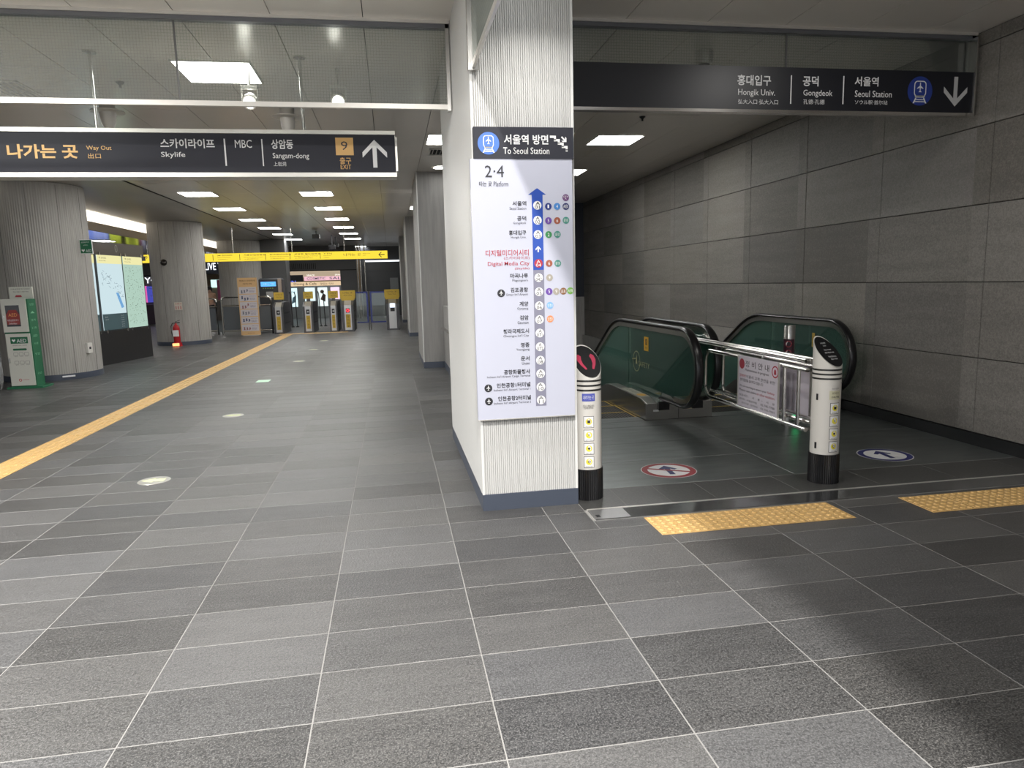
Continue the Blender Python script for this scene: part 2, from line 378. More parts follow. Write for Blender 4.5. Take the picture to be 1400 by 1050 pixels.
BOARD_TEXT=[
    ('2·4', 0.5723, 0.6842, 2.0292, 2.0952, 'k', 0),
    ('타는 곳', 0.5357, 0.6109, 1.9776, 2.0045, 'k', 0.015),
    ('Platform', 0.6217, 0.7083, 1.9774, 2.0044, 'k', 0),
    ('서울역', 0.73, 0.8133, 1.8653, 1.8922, 'k', 0.02),
    ('Seoul Station', 0.7118, 0.8127, 1.8426, 1.8586, 'k', 0),
    ('A\n01', 0.8627, 0.8945, 1.8476, 1.8882, 'k', 0),
    ('공덕', 0.7556, 0.8107, 1.7791, 1.8062, 'k', 0.02),
    ('Gongdeok', 0.7308, 0.81, 1.7564, 1.7725, 'k', 0),
    ('A\n02', 0.8617, 0.8937, 1.7611, 1.8019, 'k', 0),
    ('홍대입구', 0.7039, 0.8096, 1.6963, 1.7235, 'k', 0.02),
    ('Hongik Univ.', 0.7163, 0.809, 1.6733, 1.6894, 'k', 0),
    ('A\n03', 0.8626, 0.8947, 1.6775, 1.7185, 'k', 0),
    ('마곡나루', 0.7052, 0.8141, 1.4436, 1.4713, 'k', 0.02),
    ('Magongnaru', 0.7177, 0.8134, 1.4201, 1.4365, 'k', 0),
    ('A\n042', 0.8586, 0.8963, 1.4234, 1.4651, 'k', 0),
    ('김포공항', 0.7052, 0.8122, 1.3599, 1.3877, 'k', 0.02),
    ("Gimpo Int'l Airport", 0.6778, 0.8115, 1.3367, 1.3533, 'k', 0),
    ('A\n05', 0.8618, 0.8942, 1.3391, 1.381, 'k', 0),
    ('계양', 0.7579, 0.8116, 1.2753, 1.3033, 'k', 0.02),
    ('Gyeyang', 0.7438, 0.811, 1.2518, 1.2685, 'k', 0),
    ('A\n06', 0.8614, 0.8939, 1.2548, 1.297, 'k', 0),
    ('검암', 0.7581, 0.812, 1.1922, 1.2203, 'k', 0.02),
    ('Geomam', 0.7439, 0.8114, 1.1686, 1.1854, 'k', 0),
    ('A\n07', 0.8614, 0.894, 1.1713, 1.2137, 'k', 0),
    ('청라국제도시', 0.6554, 0.8124, 1.1123, 1.1406, 'k', 0.02),
    ("Cheongna Int'l City", 0.6546, 0.8118, 1.0885, 1.1053, 'k', 0),
    ('A\n071', 0.8597, 0.8978, 1.0891, 1.1318, 'k', 0),
    ('영종', 0.7595, 0.8137, 1.0272, 1.0557, 'k', 0.02),
    ('Yeongjong', 0.7318, 0.8131, 1.0037, 1.0207, 'k', 0),
    ('A\n072', 0.8593, 0.8976, 1.0056, 1.0485, 'k', 0),
    ('운서', 0.7589, 0.8133, 0.945, 0.9737, 'k', 0.02),
    ('Unseo', 0.765, 0.8126, 0.9207, 0.9377, 'k', 0),
    ('A\n08', 0.8622, 0.8951, 0.9229, 0.9661, 'k', 0),
    ('공항화물청사', 0.6517, 0.8146, 0.8648, 0.8936, 'k', 0.02),
    ("Incheon Int'l Airport Cargo Terminal", 0.5479, 0.8139, 0.8431, 0.8601, 'k', 0),
    ('A\n09', 0.8623, 0.8953, 0.8398, 0.8832, 'k', 0),
    ('인천공항1터미널', 0.6054, 0.8137, 0.7849, 0.8137, 'k', 0.02),
    ("Incheon Int'l Airport Terminal 1", 0.5866, 0.813, 0.7609, 0.7781, 'k', 0),
    ('A\n10', 0.8634, 0.8964, 0.758, 0.8016, 'k', 0),
    ('인천공항2터미널', 0.6112, 0.8156, 0.7031, 0.7321, 'k', 0.02),
    ("Incheon Int'l Airport Terminal 2", 0.5856, 0.8149, 0.6793, 0.6965, 'k', 0),
    ('A\n11', 0.8626, 0.8958, 0.6758, 0.7197, 'k', 0),
    ('디지털미디어시티', 0.562, 0.8216, 1.5746, 1.6109, 'r', 0.01),
    ('(스카이라이프)', 0.6705, 0.8253, 1.5508, 1.5714, 'r', 0),
    ('Digital Media City', 0.573, 0.8246, 1.5123, 1.5423, 'r', 0.01),
    ('(Skylife)', 0.735, 0.824, 1.4911, 1.5062, 'r', 0),
    ('A\n04', 0.8621, 0.8935, 1.5084, 1.5473, 'w', 0),
]
BOARD_CIRCLES=[
    ('white', 0.8512, 0.906, 1.84, 1.8941),
    ('white', 0.8502, 0.9052, 1.7535, 1.8078),
    ('white', 0.851, 0.9062, 1.6698, 1.7245),
    ('white', 0.8496, 0.9053, 1.4155, 1.4712),
    ('white', 0.8501, 0.9059, 1.3312, 1.3872),
    ('air', 0.6237, 0.6732, 1.3308, 1.3811),
    ('white', 0.8496, 0.9056, 1.2469, 1.3031),
    ('white', 0.8496, 0.9058, 1.1633, 1.2199),
    ('white', 0.8506, 0.9069, 1.0811, 1.138),
    ('white', 0.8502, 0.9067, 0.9975, 1.0547),
    ('white', 0.8503, 0.9069, 0.9148, 0.9724),
    ('white', 0.8504, 0.9072, 0.8317, 0.8895),
    ('white', 0.8514, 0.9084, 0.7498, 0.808),
    ('air', 0.5287, 0.5788, 0.7595, 0.8115),
    ('white', 0.8506, 0.9077, 0.6676, 0.7261),
    ('air', 0.5297, 0.58, 0.6782, 0.7305),
    ('red', 0.8505, 0.906, 1.5002, 1.5555),
    ('navy', 0.9246, 0.9682, 1.839, 1.8822, '1'),
    ('blue', 0.978, 1.0217, 1.8386, 1.8819, '4'),
    ('indigo', 1.0316, 1.0756, 1.8382, 1.8816, 'AREX'),
    ('plum', 1.0315, 1.0754, 1.8892, 1.9324, 'GTX\nA'),
    ('purple', 0.9239, 0.9676, 1.7561, 1.7995, '5'),
    ('brown', 0.9774, 1.0213, 1.7555, 1.799, '6'),
    ('teal', 1.0312, 1.0753, 1.757, 1.8006, '경의\n중앙'),
    ('green', 0.9232, 0.967, 1.6744, 1.7181, '2'),
    ('teal', 0.9774, 1.0214, 1.6749, 1.7187, '경의\n중앙'),
    ('brown', 0.9235, 0.9676, 1.5044, 1.5486, '6'),
    ('teal', 0.9767, 1.021, 1.5032, 1.5475, '경의\n중앙'),
    ('khaki', 0.9242, 0.9684, 1.4195, 1.4639, '9'),
    ('purple', 0.9204, 0.9647, 1.3364, 1.3811, '5'),
    ('khaki', 0.9647, 1.0092, 1.336, 1.3808, '9'),
    ('umber', 1.0083, 1.053, 1.3361, 1.381, '김포'),
    ('lime', 1.0521, 1.0969, 1.3371, 1.382, '서해'),
    ('sky', 0.9242, 0.9687, 1.2526, 1.2976, '인천1'),
    ('orange', 0.9236, 0.9682, 1.1707, 1.2159, '인천2'),
]
BOARD_SHAPES=[
    ('panel', 0.4878, 1.0953, 0.5926, 2.1328),
    ('blue', 0.8475, 0.9133, 1.489, 1.9454),
    ('grey', 0.8464, 0.9123, 0.6602, 1.4887),
    ('head', 0.8252, 0.9311, 1.9286, 1.9664),
    ('uparrow', 0.8621, 0.8934, 1.5943, 1.63),
]
# ================================================================ THE SETTING
# floor: base slab (joint colour) with separate stone tiles
b = MB(); b.box(-16, 1.12, -6, 44, -.06, -.0012); b.box(1.12, 4.663, -6, 6.606, -.06, -.0012)
floor = b.build('floor', M_GROUT); tag(floor, 'floor of dark rectangular granite tiles with pale joints', kind='structure')
def clip(x0, x1, y0, y1):
    """cut a tile back where the threshold of the escalator landing begins"""
    if y1 <= 3.86: return [(x0, x1, y0, y1)]
    if x1 <= 1.12: return [(x0, x1, y0, y1)]
    r = []
    if x0 < 1.12: r.append((x0, 1.12, y0, y1))
    if y0 < 3.86: r.append((max(x0, 1.12), x1, y0, 3.86))
    return r
G = .0045
cells = []
for j in range(-8, 112):
    for k in range(-13, 9):
        x0 = FX0+FDX*k; y0 = FY0+FDY*j
        if x0 > 4.65 or (j < 3 and k < -4) or j < -4: continue
        for c in clip(x0, min(x0+FDX, 4.66), y0, y0+FDY):
            cells.append(c)
def vis(c):
    x0, x1, y0, y1 = c
    y = (y0+y1)/2
    return y < 6.9 and y > 1.2 and -y*.62 < x1 and x0 < y*1.06+.2
near = [c for c in cells if vis(c)]
near.sort(key=lambda c: c[2]); near = near[:296]
far = [c for c in cells if c not in set(near)]
shapes = {}
def tilemesh(c):
    q = (round(c[1]-c[0], 3), round(c[3]-c[2], 3))
    if q not in shapes:
        w_, d_ = q[0]/2-G/2, q[1]/2-G/2
        t = MB(); t.bev(-w_, w_, -d_, d_, -.02, 0, .001)
        me = bpy.data.meshes.new('tile'); me.from_pydata(t.v, [], t.f); me.materials.append(M_TILE); shapes[q] = me
    return shapes[q]
for c in near:
    o = bpy.data.objects.new('tile', tilemesh(c)); COL.objects.link(o); o.parent = floor
    o.location = ((c[0]+c[1])/2, (c[2]+c[3])/2, random.uniform(-.0004, 0))
b = MB()
for x0, x1, y0, y1 in far:
    if x1 < -9: continue
    b.bev(x0+G/2, x1-G/2, y0+G/2, y1-G/2, -.01, 0, .001)
b.build('far_tiles', M_TILE, floor, stuff=True)
b = MB(); b.box(-16, FX0-13*FDX, -6, 44, -.01, 0); b.box(FX0-13*FDX, 4.663, 36.3, 44, -.01, 0); b.build('hall_paving', M_TILE, floor)
# granite band between the threshold strip and the landing
x = 1.12
first = True
for xx in (1.41, 1.71, 2.02, 2.31, 2.61, 3.21, 3.81, 4.4, 4.66):
    t = MB(); t.bev(x+.0015, xx-.0015, 4.062, 4.463, -.02, 0.0, .001); t.build('tile', M_GRANITE, floor, label='dark polished granite tile at the landing' if first else None)
    x = xx; first = False
# stainless threshold strip
th = thing('threshold_strip', 'long mirror-like steel threshold strip across the escalator entrance', 'threshold', (2.8, 3.96, 0))
b = MB(); b.bev(1.14, 4.62, 3.868, 4.045, -.02, .004, .002); b.build('strip_plate', M_THRESH, th)
b = MB(); b.box(1.135, 4.63, 4.046, 4.058, -.01, .0075); b.build('edge_bead', M_ALU, th)
b = MB(); b.bev(1.14, 1.36, 3.872, 4.04, .0, .0062, .001); b.build('end_plate', mat('brushed_plate', (.30, .30, .30), .35, metal=.7), th)
b = MB(); b.box(1.155, 1.18, 3.90, 3.94, .0055, .0072); b.build('key_slot', M_BLACK, th)
# landing plates
for name, xs, lab in (('left', (1.13, 2.80), 'scuffed steel landing plates before the left escalator, with a red sticker'), ('right', (2.806, 4.655), 'dim steel landing plates before the right escalator, with a blue sticker')):
    lp = thing('landing_plate', lab, 'floor plate', ((xs[0]+xs[1])/2, 5.5, 0))
    ys = (4.468, 5.12, 5.70, 6.36, 6.606) if name == 'left' else (4.468, 5.60, 6.09, 6.606)
    for i in range(len(ys)-1):
        b = MB(); b.bev(xs[0], xs[1], ys[i]+.003, ys[i+1]-.003, -.02, .0005*(i % 2), .001); b.build('plate', M_PLATE, lp)
# skirting pieces etc. -- ceiling
def soff(name, vs, m, label): b = MB(); b.add(*vs); o = b.build(name, m); tag(o, label, kind='structure'); return o
b = MB(); b.box(-7.2, 4.75, -6, 44, CEIL+.03, CEIL+.1)
ceiling = b.build('ceiling', M_DARK); tag(ceiling, 'ceiling of glossy grey metal panels with dark joints', kind='structure')
pm = {}
b_far = MB(); cnt = 0
for k in range(-7, 8):
    x0 = .52+.62*k if k > -7 else -4.30; x1 = .52+.62*(k+1)
    x1 = min(x1, 4.66)
    for j in range(-3, 32):
        y0 = 5.3+1.335*j; y1 = y0+1.335
        if 0 <= j < 9 and cnt < 280:
            q = (round(x1-x0, 3), 0)
            if q not in pm:
                t = MB(); t.box(-(x1-x0)/2+.003, (x1-x0)/2-.003, -.6665, .6665, 0, .018)
                me = bpy.data.meshes.new('panel'); me.from_pydata(t.v, [], t.f); me.materials.append(M_CEIL); pm[q] = me
            o = bpy.data.objects.new('panel', pm[q]); COL.objects.link(o); o.parent = ceiling
            o.location = ((x0+x1)/2, (y0+y1)/2, CEIL+random.uniform(0, .0012)); cnt += 1
            o.rotation_euler = (random.uniform(-.0006, .0006), random.uniform(-.0012, .0012), 0)
        else:
            b_far.box(x0+.003, x1-.003, y0+.001, y1-.001, CEIL, CEIL+.018)
b_far.build('distant_panels', M_CEIL, ceiling, stuff=True)
# soffit over the round columns, with rounded edge
prof = [(-4.345, CEIL), (-4.62, CEIL), (-4.72, CEIL-.012), (-4.82, CEIL-.035), (-4.95, CEIL-.055), (-5.2, CEIL-.062), (-6.3, CEIL-.062), (-6.45, CEIL-.04), (-6.52, CEIL+.02)]
vs = []; fs = []
for x_, z_ in prof: vs += [(x_, -6, z_), (x_, 44, z_)]
for i in range(len(prof)-1): fs.append((2*i, 2*i+1, 2*i+3, 2*i+2))
o = soff('ceiling_soffit', (vs, fs), M_SOFFIT, 'smooth rounded soffit running along the round columns')
for p_ in o.data.polygons: p_.use_smooth = True
# light cove and lower ceiling of the left hall
b = MB(); b.box(-6.75, -6.72, 12, 44, 3.06, 3.40); tag(b.build('cove_light', glow('cove_glow', (1, .90, .74), .9)), 'long warm glowing light strip along the side ceiling', 'light strip')
b = MB(); b.box(-6.78, -6.72, -6, 44, 2.86, 3.055); tag(b.build('trim_1', mat('cove_fascia', (.55, .47, .38), .5)), 'beige fascia under the glowing light strip', kind='structure')
b = MB(); b.box(-16, -6.78, -6, 44, 2.86, 2.95); tag(b.build('ceiling_side', mat('side_ceiling_gloss', (.40, .385, .36), .13, spec=.8)), 'lower glossy ceiling of the side hall', kind='structure')
b = MB(); b.box(-16.2, -16, -6, 44, 0, 3.5); tag(b.build('wall_left', mat('side_wall', (.25, .24, .23), .5)), 'far side wall of the left hall', kind='structure')
# right stone wall: backing, panels, skirting, shadow gap
b = MB(); b.box(4.675, 4.9, -6, 16.8, -5.6, CEIL+.1)
wr = b.build('wall_right', mat('wall_backing', (.022, .022, .022), .7)); tag(wr, 'grey brown stone clad wall beside the escalators', kind='structure')
mp_ = {}
for k in range(-2, 14):
    for r in range(6):
        y0 = -.08+1.247*k+.006+1.247*0; y0 = 4.908-1.247*4+1.247*k
        y1 = y0+1.247
        if y0 > 16.7: continue
        y1 = min(y1, 16.7)
        z0 = .102+.6122*r; z1 = z0+.6122 if r < 5 else 3.268
        key = (round(y1-y0, 3), round(z1-z0, 3))
        if key not in mp_:
            hy, hz = (y1-y0)/2-.003, (z1-z0)/2-.003
            t = MB(); v = [(-.012, -hy+.003, -hz+.003), (-.012, hy-.003, -hz+.003), (-.012, hy-.003, hz-.003), (-.012, -hy+.003, hz-.003),
                           (-.008, -hy, -hz), (-.008, hy, -hz), (-.008, hy, hz), (-.008, -hy, hz), (.01, -hy, -hz), (.01, hy, -hz), (.01, hy, hz), (.01, -hy, hz)]
            f = [(3, 2, 1, 0)]
            for i in range(4):
                j = (i+1) % 4; f += [(i, j, j+4, i+4), (i+4, j+4, j+8, i+8)]
            t.add(v, f); me = bpy.data.meshes.new('panel'); me.from_pydata(t.v, [], t.f); me.materials.append(M_STONE); mp_[key] = me
        o = bpy.data.objects.new('panel', mp_[key]); COL.objects.link(o); o.parent = wr
        o.location = (4.675+random.uniform(0, .002), (y0+y1)/2, (z0+z1)/2)
b = MB(); b.box(4.60, 4.663, 6.72, 16.7, -5.5, .1); b.build('well_cladding', M_CLADG, wr)
b = MB(); b.box(4.648, 4.674, -6, 6.75, 0, .1); tag(b.build('baseboard_right', M_BLACKSKIRT), 'black skirting along the stone wall', kind='structure')
# end wall of the escalator shaft
b = MB(); b.box(1.0, 4.9, 16.7, 16.9, -5.6, CEIL+.1); ob = b.build('wall_back', mat('shaft_end', (.035, .04, .055), .5)); tag(ob, 'dark end wall of the escalator shaft', kind='structure')
b = MB(); b.box(4.1, 4.66, 16.66, 16.7, -1, 1.03); b.build('lower_cladding', M_CLADG, ob)
b = MB(); b.box(1.0, 4.9, 6.5, 16.9, -5.8, -5.6); tag(b.build('floor_lower', M_TILE), 'floor at the foot of the escalators', kind='structure')
# pillars with fluted cladding
def flute_face(mb, p0, p1, z0, z1, pitch, depth, nrm):
    """vertical ribs between p0 and p1; nrm points outwards"""
    p0, p1, nrm = Vector(p0), Vector(p1), Vector(nrm); L_ = (p1-p0).length; n = int(L_/pitch); d = (p1-p0)/n
    pts = []
    for i in range(n):
        a = p0+d*i
        pts += [a+d*.14, a+d*.24+nrm*depth, a+d*.78+nrm*depth, a+d*.88]
    pts = [p0]+pts+[p1]
    vs = [(q.x, q.y, z) for q in pts for z in (z0, z1)]
    mb.add(vs, [(2*i, 2*i+2, 2*i+3, 2*i+1) for i in range(len(pts)-1)])
def pillar(x0, x1, y0, y1, m, label, pitch=.0125, depth=.010):
    b = MB(); b.box(x0+.012, x1-.01, y0+.012, y1-.01, 0, CEIL+.02); o = b.build('pillar', m); tag(o, label, kind='structure')
    b = MB(); flute_face(b, (x0+.004, y0+.010, 0), (x1-.004, y0+.010, 0), .105, CEIL, pitch, depth, (0, -1, 0)); b.build('front_fluting', m, o)
    b = MB(); flute_face(b, (x0+.006, y1-.004, 0), (x0+.006, y0+.004, 0), .105, CEIL, pitch*1.6, depth, (-1, 0, 0)); b.build('side_fluting', m, o)
    b = MB(); b.box(x0-.003, x0+.010, y0-.003, y0+.010, .105, CEIL); b.box(x1-.010, x1+.003, y0-.003, y0+.010, .105, CEIL); b.build('corner_bead', mat('corner_bead', (.72, .72, .70), .35), o)
    b = MB(); b.box(x0-.004, x1+.004, y0-.004, y1, 0, .105); b.build('skirting', M_NAVY, o)
    b = MB(); b.box(x0, x0+.012, y0+.012, y1, .1, CEIL); b.build('side_panel', m, o)
    return o
P1 = (.508, 1.116, 4.2, 6.41)
pillar(*P1, M_CLAD, 'white fluted pillar in the middle carrying the line map')
pillar(.50, 1.11, 11.98, 14.0, M_CLADG, 'grey fluted pillar behind the white pillar')
pillar(.46, 1.07, 19.7, 21.7, M_CLADG, 'third grey pillar of the row, further down the hall')
pillar(.40, 1.0, 27.3, 29.3, M_CLADG, 'last grey pillar of the row beside the ticket gates')
# parapet between the first pillars with its rail end
b = MB(); b.box(.86, 1.1, 6.42, 11.97, -5.6, 1.06); ob = b.build('parapet', M_CLADG); tag(ob, 'low parapet wall between the pillars', kind='structure')
b = MB(); b.box(.845, .858, 6.42, 11.97, 0, .1); b.build('skirting', M_NAVY, ob)
rail = thing('wall_rail', 'short steel handrail end on the parapet behind the white pillar', 'handrail', (.84, 11.2, .86))
b = MB(); b.tube([(.80, 11.55, .70), (.80, 11.2, .72), (.80, 10.4, .72), (.80, 7.2, .72)], .02, 8); b.build('rail', M_CHROME, rail)
for yy in (11.4, 9.4):
    b = MB(); b.tube([(.86, yy, .70), (.80, yy, .70)], .012, 6); b.build('bracket', M_CHROME, rail)
b = MB(); b.box(.86, 1.1, 14.0, 44, 0, CEIL+.1); tag(b.build('wall_hall_right', M_CLADG), 'wall closing the right side of the hall behind the pillars', kind='structure')
b = MB(); b.box(1.1, 1.14, 6.42, 16.7, -5.6, -.05); tag(b.build('wall_shaft', M_CLADG), 'left side of the escalator shaft', kind='structure')
# round columns
def column(x, y, r, label):
    b = MB(); n = 260
    prof = []
    vs = []; fs = []
    for i in range(n):
        a = 2*math.pi*i/n; rr = r-(.0035 if i % 2 else 0)
        vs += [(x+rr*math.cos(a), y+rr*math.sin(a), .10), (x+rr*math.cos(a), y+rr*math.sin(a), CEIL-.066)]
    fs = [(2*i, 2*((i+1) % n), 2*((i+1) % n)+1, 2*i+1) for i in range(n)]
    b.add(vs, fs); o = b.build('column', M_COLUMN); tag(o, label, kind='structure')
    b = MB(); b.lathe(x, y, [(r+.004, 0), (r+.004, .1), (r-.02, .1)], 64); b.build('skirting', M_NAVY, o, smooth=True)
    b = MB(); b.lathe(x, y, [(r-.01, CEIL-.075), (r-.01, CEIL-.05)], 64); b.build('shadow_gap', M_DARK, o)
    b = MB()
    for k in range(6):
        a = math.radians(250+k*34); b.obox((x+r*math.cos(a), y+r*math.sin(a), 1.64), (.002*math.cos(a), .002*math.sin(a), 0), (-.0012*math.sin(a), .0012*math.cos(a), 0), (0, 0, 1.53))
    b.build('panel_seams', M_DARK, o)
    return o
c1_ = column(-5.82, 13.2, .73, 'thick round grey column on the far left beside the white cabinet')
b = MB(); b.obox((-5.36, 12.615, .062), (.075, .057, 0), (.003, -.004, 0), (0, 0, .012)); b.build('skirting_tag', M_WHITE, c1_)
column(-5.59, 20.2, .675, 'round grey column with the fire extinguisher at its foot')
column(-5.56, 28.0, .76, 'round grey column behind the orange information banner')
# far end of the hall
M_FARW = mat('far_wall', (.10, .10, .103), .5)
b = MB(); b.box(-4.95, -3.9, 28, 29, 0, CEIL); tag(b.build('pillar', M_FARW), 'dark square pillar behind the ticket machine', kind='structure')
b = MB(); b.box(-4.9, -2.24, 33, 33.2, 2.16, CEIL); b.box(-2.24, -1.5, 33, 33.2, 0, CEIL); fw_ = b.build('wall_far', M_FARW); tag(fw_, 'dark grey wall with a wide opening behind the gates', kind='structure')
b = MB()
for i in range(16): b.box(-4.6+i*.085, -4.575+i*.085, 32.985, 33, 2.25, 2.5)
b.build('vent_slats', M_DARK, fw_, stuff=True)
b = MB(); b.box(-4.6, -1.5, 32.97, 33, 2.165, 2.2); b.build('head_trim', M_DARK, fw_)
b = MB(); b.box(-1.4, .86, 34, 34.2, 0, CEIL); ob = b.build('wall_dark', mat('dark_wall', (.022, .024, .028), .35)); tag(ob, 'almost black panelled wall at the right end of the hall', kind='structure')
for i in range(5):
    b = MB(); b.box(-1.1, .84, 33.985, 34, .05+i*.52, .54+i*.52); b.build('panel', mat('dark_panel', (.03, .033, .038), .3), ob)
b = MB(); b.box(-1.15, .84, 33.93, 33.985, 2.55, 2.62); b.build('light_line', glow('line_light', (.9, .95, 1), .7), ob)
b = MB(); b.box(-16, 1.0, 43.8, 44, 0, 3.4); tag(b.build('wall_shop_back', mat('shop_back', (.42, .36, .28), .6)), 'beige back wall of the shops at the end of the hall', kind='structure')

# ================================================================ CEILING FITTINGS
def ceil_light(x, y, z, label, m=M_LAMP, real=True, first=None):
    t = thing('ceiling_light', label, 'ceiling light', (x, y, z), 'square ceiling light panels')
    b = MB(); b.box(x-.30, x+.30, y-.30, y+.30, z-.010, z-.004); b.build('diffuser', m, t)
    b = MB()
    for a in ((-.315, -.30, -.315, .315), (.30, .315, -.315, .315), (-.30, .30, -.315, -.30), (-.30, .30, .30, .315)): b.box(x+a[0], x+a[1], y+a[2], y+a[3], z-.014, z)
    b.build('frame', M_ALU, t)
    return t
proto = None
ORD = ['nearest', 'second', 'third', 'fourth', 'fifth', 'sixth', 'seventh', 'eighth', 'ninth', 'tenth', 'eleventh', 'twelfth']
def put_light(x, y, label, z=CEIL):
    global proto
    if proto is None: proto = ceil_light(x, y, z, label); return
    dup(proto, (x, y, z), label)
rows = {0: (-3.58, 'row beside the round columns', [9.3, 12.0, 14.7, 17.4, 20.1, 22.8, 25.5, 28.2, 33.8]),
        1: (-1.36, 'middle row over the gates', [6.62, 9.3, 12.0, 14.7, 17.4, 20.1, 22.8, 25.5, 28.2, 33.8]),
        2: (.86, 'row beside the white pillar', [9.35, 14.75, 17.4]),
        3: (3.04, 'row over the escalators', [9.3, 12.0])}
for r, (x, nm, ys) in rows.items():
    for i, y in enumerate(ys):
        where = ORD[i]+' from the camera in the '+nm
        if r == 1 and i == 0: where = 'seen through the wired glass above the exit sign'
        if r == 3 and i == 0: where = 'under the right direction sign'
        if r == 2 and i == 0: where = 'beside the white pillar above the small vent'
        put_light(x, y, 'square white ceiling light, '+where)
for i, (x, y) in enumerate([(-8.3, 17.4), (-7.9, 21.4), (-10.3, 21.4), (-9.4, 27.2), (-7.6, 30.2)]):
    put_light(x, y, 'square ceiling light over the side hall, '+ORD[i]+' from the camera', 2.86)
# round downlights
def downlight(x, y, label):
    t = thing('downlight', label, 'downlight', (x, y, CEIL))
    b = MB(); b.lathe(x, y, [(0, CEIL-.008), (.10, CEIL-.008)], 24); b.build('lens', M_LAMP, t)
    b = MB(); b.lathe(x, y, [(.10, CEIL-.012), (.125, CEIL-.012), (.125, CEIL)], 24); b.build('rim', M_ALU, t)
downlight(.86, 11.55, 'round downlight just in front of the grey pillar')
downlight(.25, 1.0, 'round downlight above the camera')
downlight(.86, 3.55, 'round downlight over the front of the white pillar')
# ceiling speakers / detectors
def detector(x, y, label):
    t = thing('ceiling_detector', label, 'detector', (x, y, CEIL), 'ceiling detectors above the exit sign')
    b = MB(); b.lathe(x, y, [(.075, CEIL), (.07, CEIL-.08), (.055, CEIL-.10)], 20); b.build('stem', M_SOFFIT, t, smooth=True)
    b = MB(); b.lathe(x, y, [(.055, CEIL-.095), (.15, CEIL-.11), (.152, CEIL-.12), (.06, CEIL-.125)], 24); b.build('flange', M_ALU, t, smooth=True)
    b = MB(); b.lathe(x, y, [(.075, CEIL-.122), (.065, CEIL-.22), (.035, CEIL-.28), (0, CEIL-.285)], 20); b.build('nose', M_SOFFIT, t, smooth=True)
detector(-2.62, 7.62, 'cone shaped ceiling detector with disc flange above the words Way Out')
detector(-.96, 7.75, 'cone shaped ceiling detector above the MBC lettering of the exit sign')
t = thing('dome_camera', 'white dome camera on the ceiling above the right direction sign', 'camera', (2.65, 5.74, CEIL))
b = MB(); b.lathe(2.65, 5.74, [(.075, CEIL), (.078, CEIL-.05), (.07, CEIL-.10), (.05, CEIL-.105)], 24); b.build('housing', M_ALU, t, smooth=True)
b = MB(); b.lathe(2.65, 5.74, [(.048, CEIL-.10), (.044, CEIL-.14), (.02, CEIL-.165), (0, CEIL-.17)], 20); b.build('lens_dome', M_BLACK, t, smooth=True)
# spotlights on brackets behind the glass
for i, (x, y, z, lab) in enumerate([(-1.09, 6.45, 2.985, 'left'), (-.365, 6.45, 3.0, 'right')]):
    t = thing('spotlight', f'small round silver spotlight behind the wired glass, the {lab} one of two', 'spotlight', (x, y, CEIL))
    b = MB(); b.tube([(x, y, CEIL), (x, y, z+.13)], .012, 8); b.box(x-.07, x+.07, y-.02, y+.02, z+.10, z+.13); b.box(x-.07, x-.062, y-.02, y+.02, z, z+.12); b.box(x+.062, x+.07, y-.02, y+.02, z, z+.12); b.build('bracket', M_ALU, t)
    b = MB(); b.tube([(x, y+.09, z+.05), (x, y+.02, z+.02), (x, y-.05, z-.015)], [.035, .058, .062], 20); b.build('lamp_head', M_ALU, t, smooth=True)
    d = Vector((0, -.07, -.035)).normalized(); c = Vector((x, y-.052, z-.016))+d*.002; u = Vector((1, 0, 0)); v = u.cross(d)
    b = MB(); b.poly(circ(0, 0, .048), c, u, v); b.build('bulb', glow('spot_lens', (1, .98, .92), 7), t)
def vent(x, y, sx, sy, label, z=CEIL):
    t = thing('ceiling_vent', label, 'vent', (x, y, z))
    b = MB()
    for a in ((-sx, -sx+.02, -sy, sy), (sx-.02, sx, -sy, sy), (-sx, sx, -sy, -sy+.02), (-sx, sx, sy-.02, sy)): b.box(x+a[0], x+a[1], y+a[2], y+a[3], z-.012, z)
    b.build('frame', M_ALU, t)
    b = MB(); b.box(x-sx+.02, x+sx-.02, y-sy+.02, y+sy-.02, z-.002, z-.001); b.build('backing', M_DARK, t)
    n = int(2*sx/.05)
    for i in range(1, n):
        b = MB(); q = x-sx+i*2*sx/n; b.obox((q, y, z-.006), (.008, 0, .004), (0, sy-.02, 0), (0, 0, .0008)); b.build('slat', M_ALU, t)
vent(.84, 10.22, .22, .22, 'small slatted vent beside the white pillar')
vent(-3.28, 7.3, .16, .28, 'slatted ceiling vent at the upper left edge')
for i, (x, y, lab) in enumerate([(-2.28, 7.0, 'near the exit sign rods'), (2.95, 8.0, 'over the escalators'), (2.95, 12.5, 'far over the escalators'), (-1.9, 10.2, 'over the exit sign')]):
    b = MB(); b.lathe(x, y, [(0, CEIL-.05), (.012, CEIL-.05), (.01, CEIL-.03), (.035, CEIL-.008), (.035, CEIL)], 12); tag(b.build('sprinkler_head', M_BLACK), 'tiny sprinkler head in the ceiling '+lab, 'sprinkler')
for i, (x, y) in enumerate([(-2.35, 24.3), (-1.95, 27.2), (-2.0, 26.2)]):
    t = thing('security_camera', ('black', 'dark', 'small black')[i]+' security camera hanging '+('before the yellow sign', 'behind the yellow sign rods', 'lowest over the gates')[i], 'camera', (x, y, CEIL))
    b = MB(); b.tube([(x, y, CEIL), (x, y, CEIL-.12-.12*i)], .02, 8); b.build('stem', M_BLACK, t)
    b = MB(); b.box(x-.11, x+.11, y-.22, y+.12, CEIL-.26-.12*i, CEIL-.12-.12*i); b.build('camera_body', M_BLACK, t)
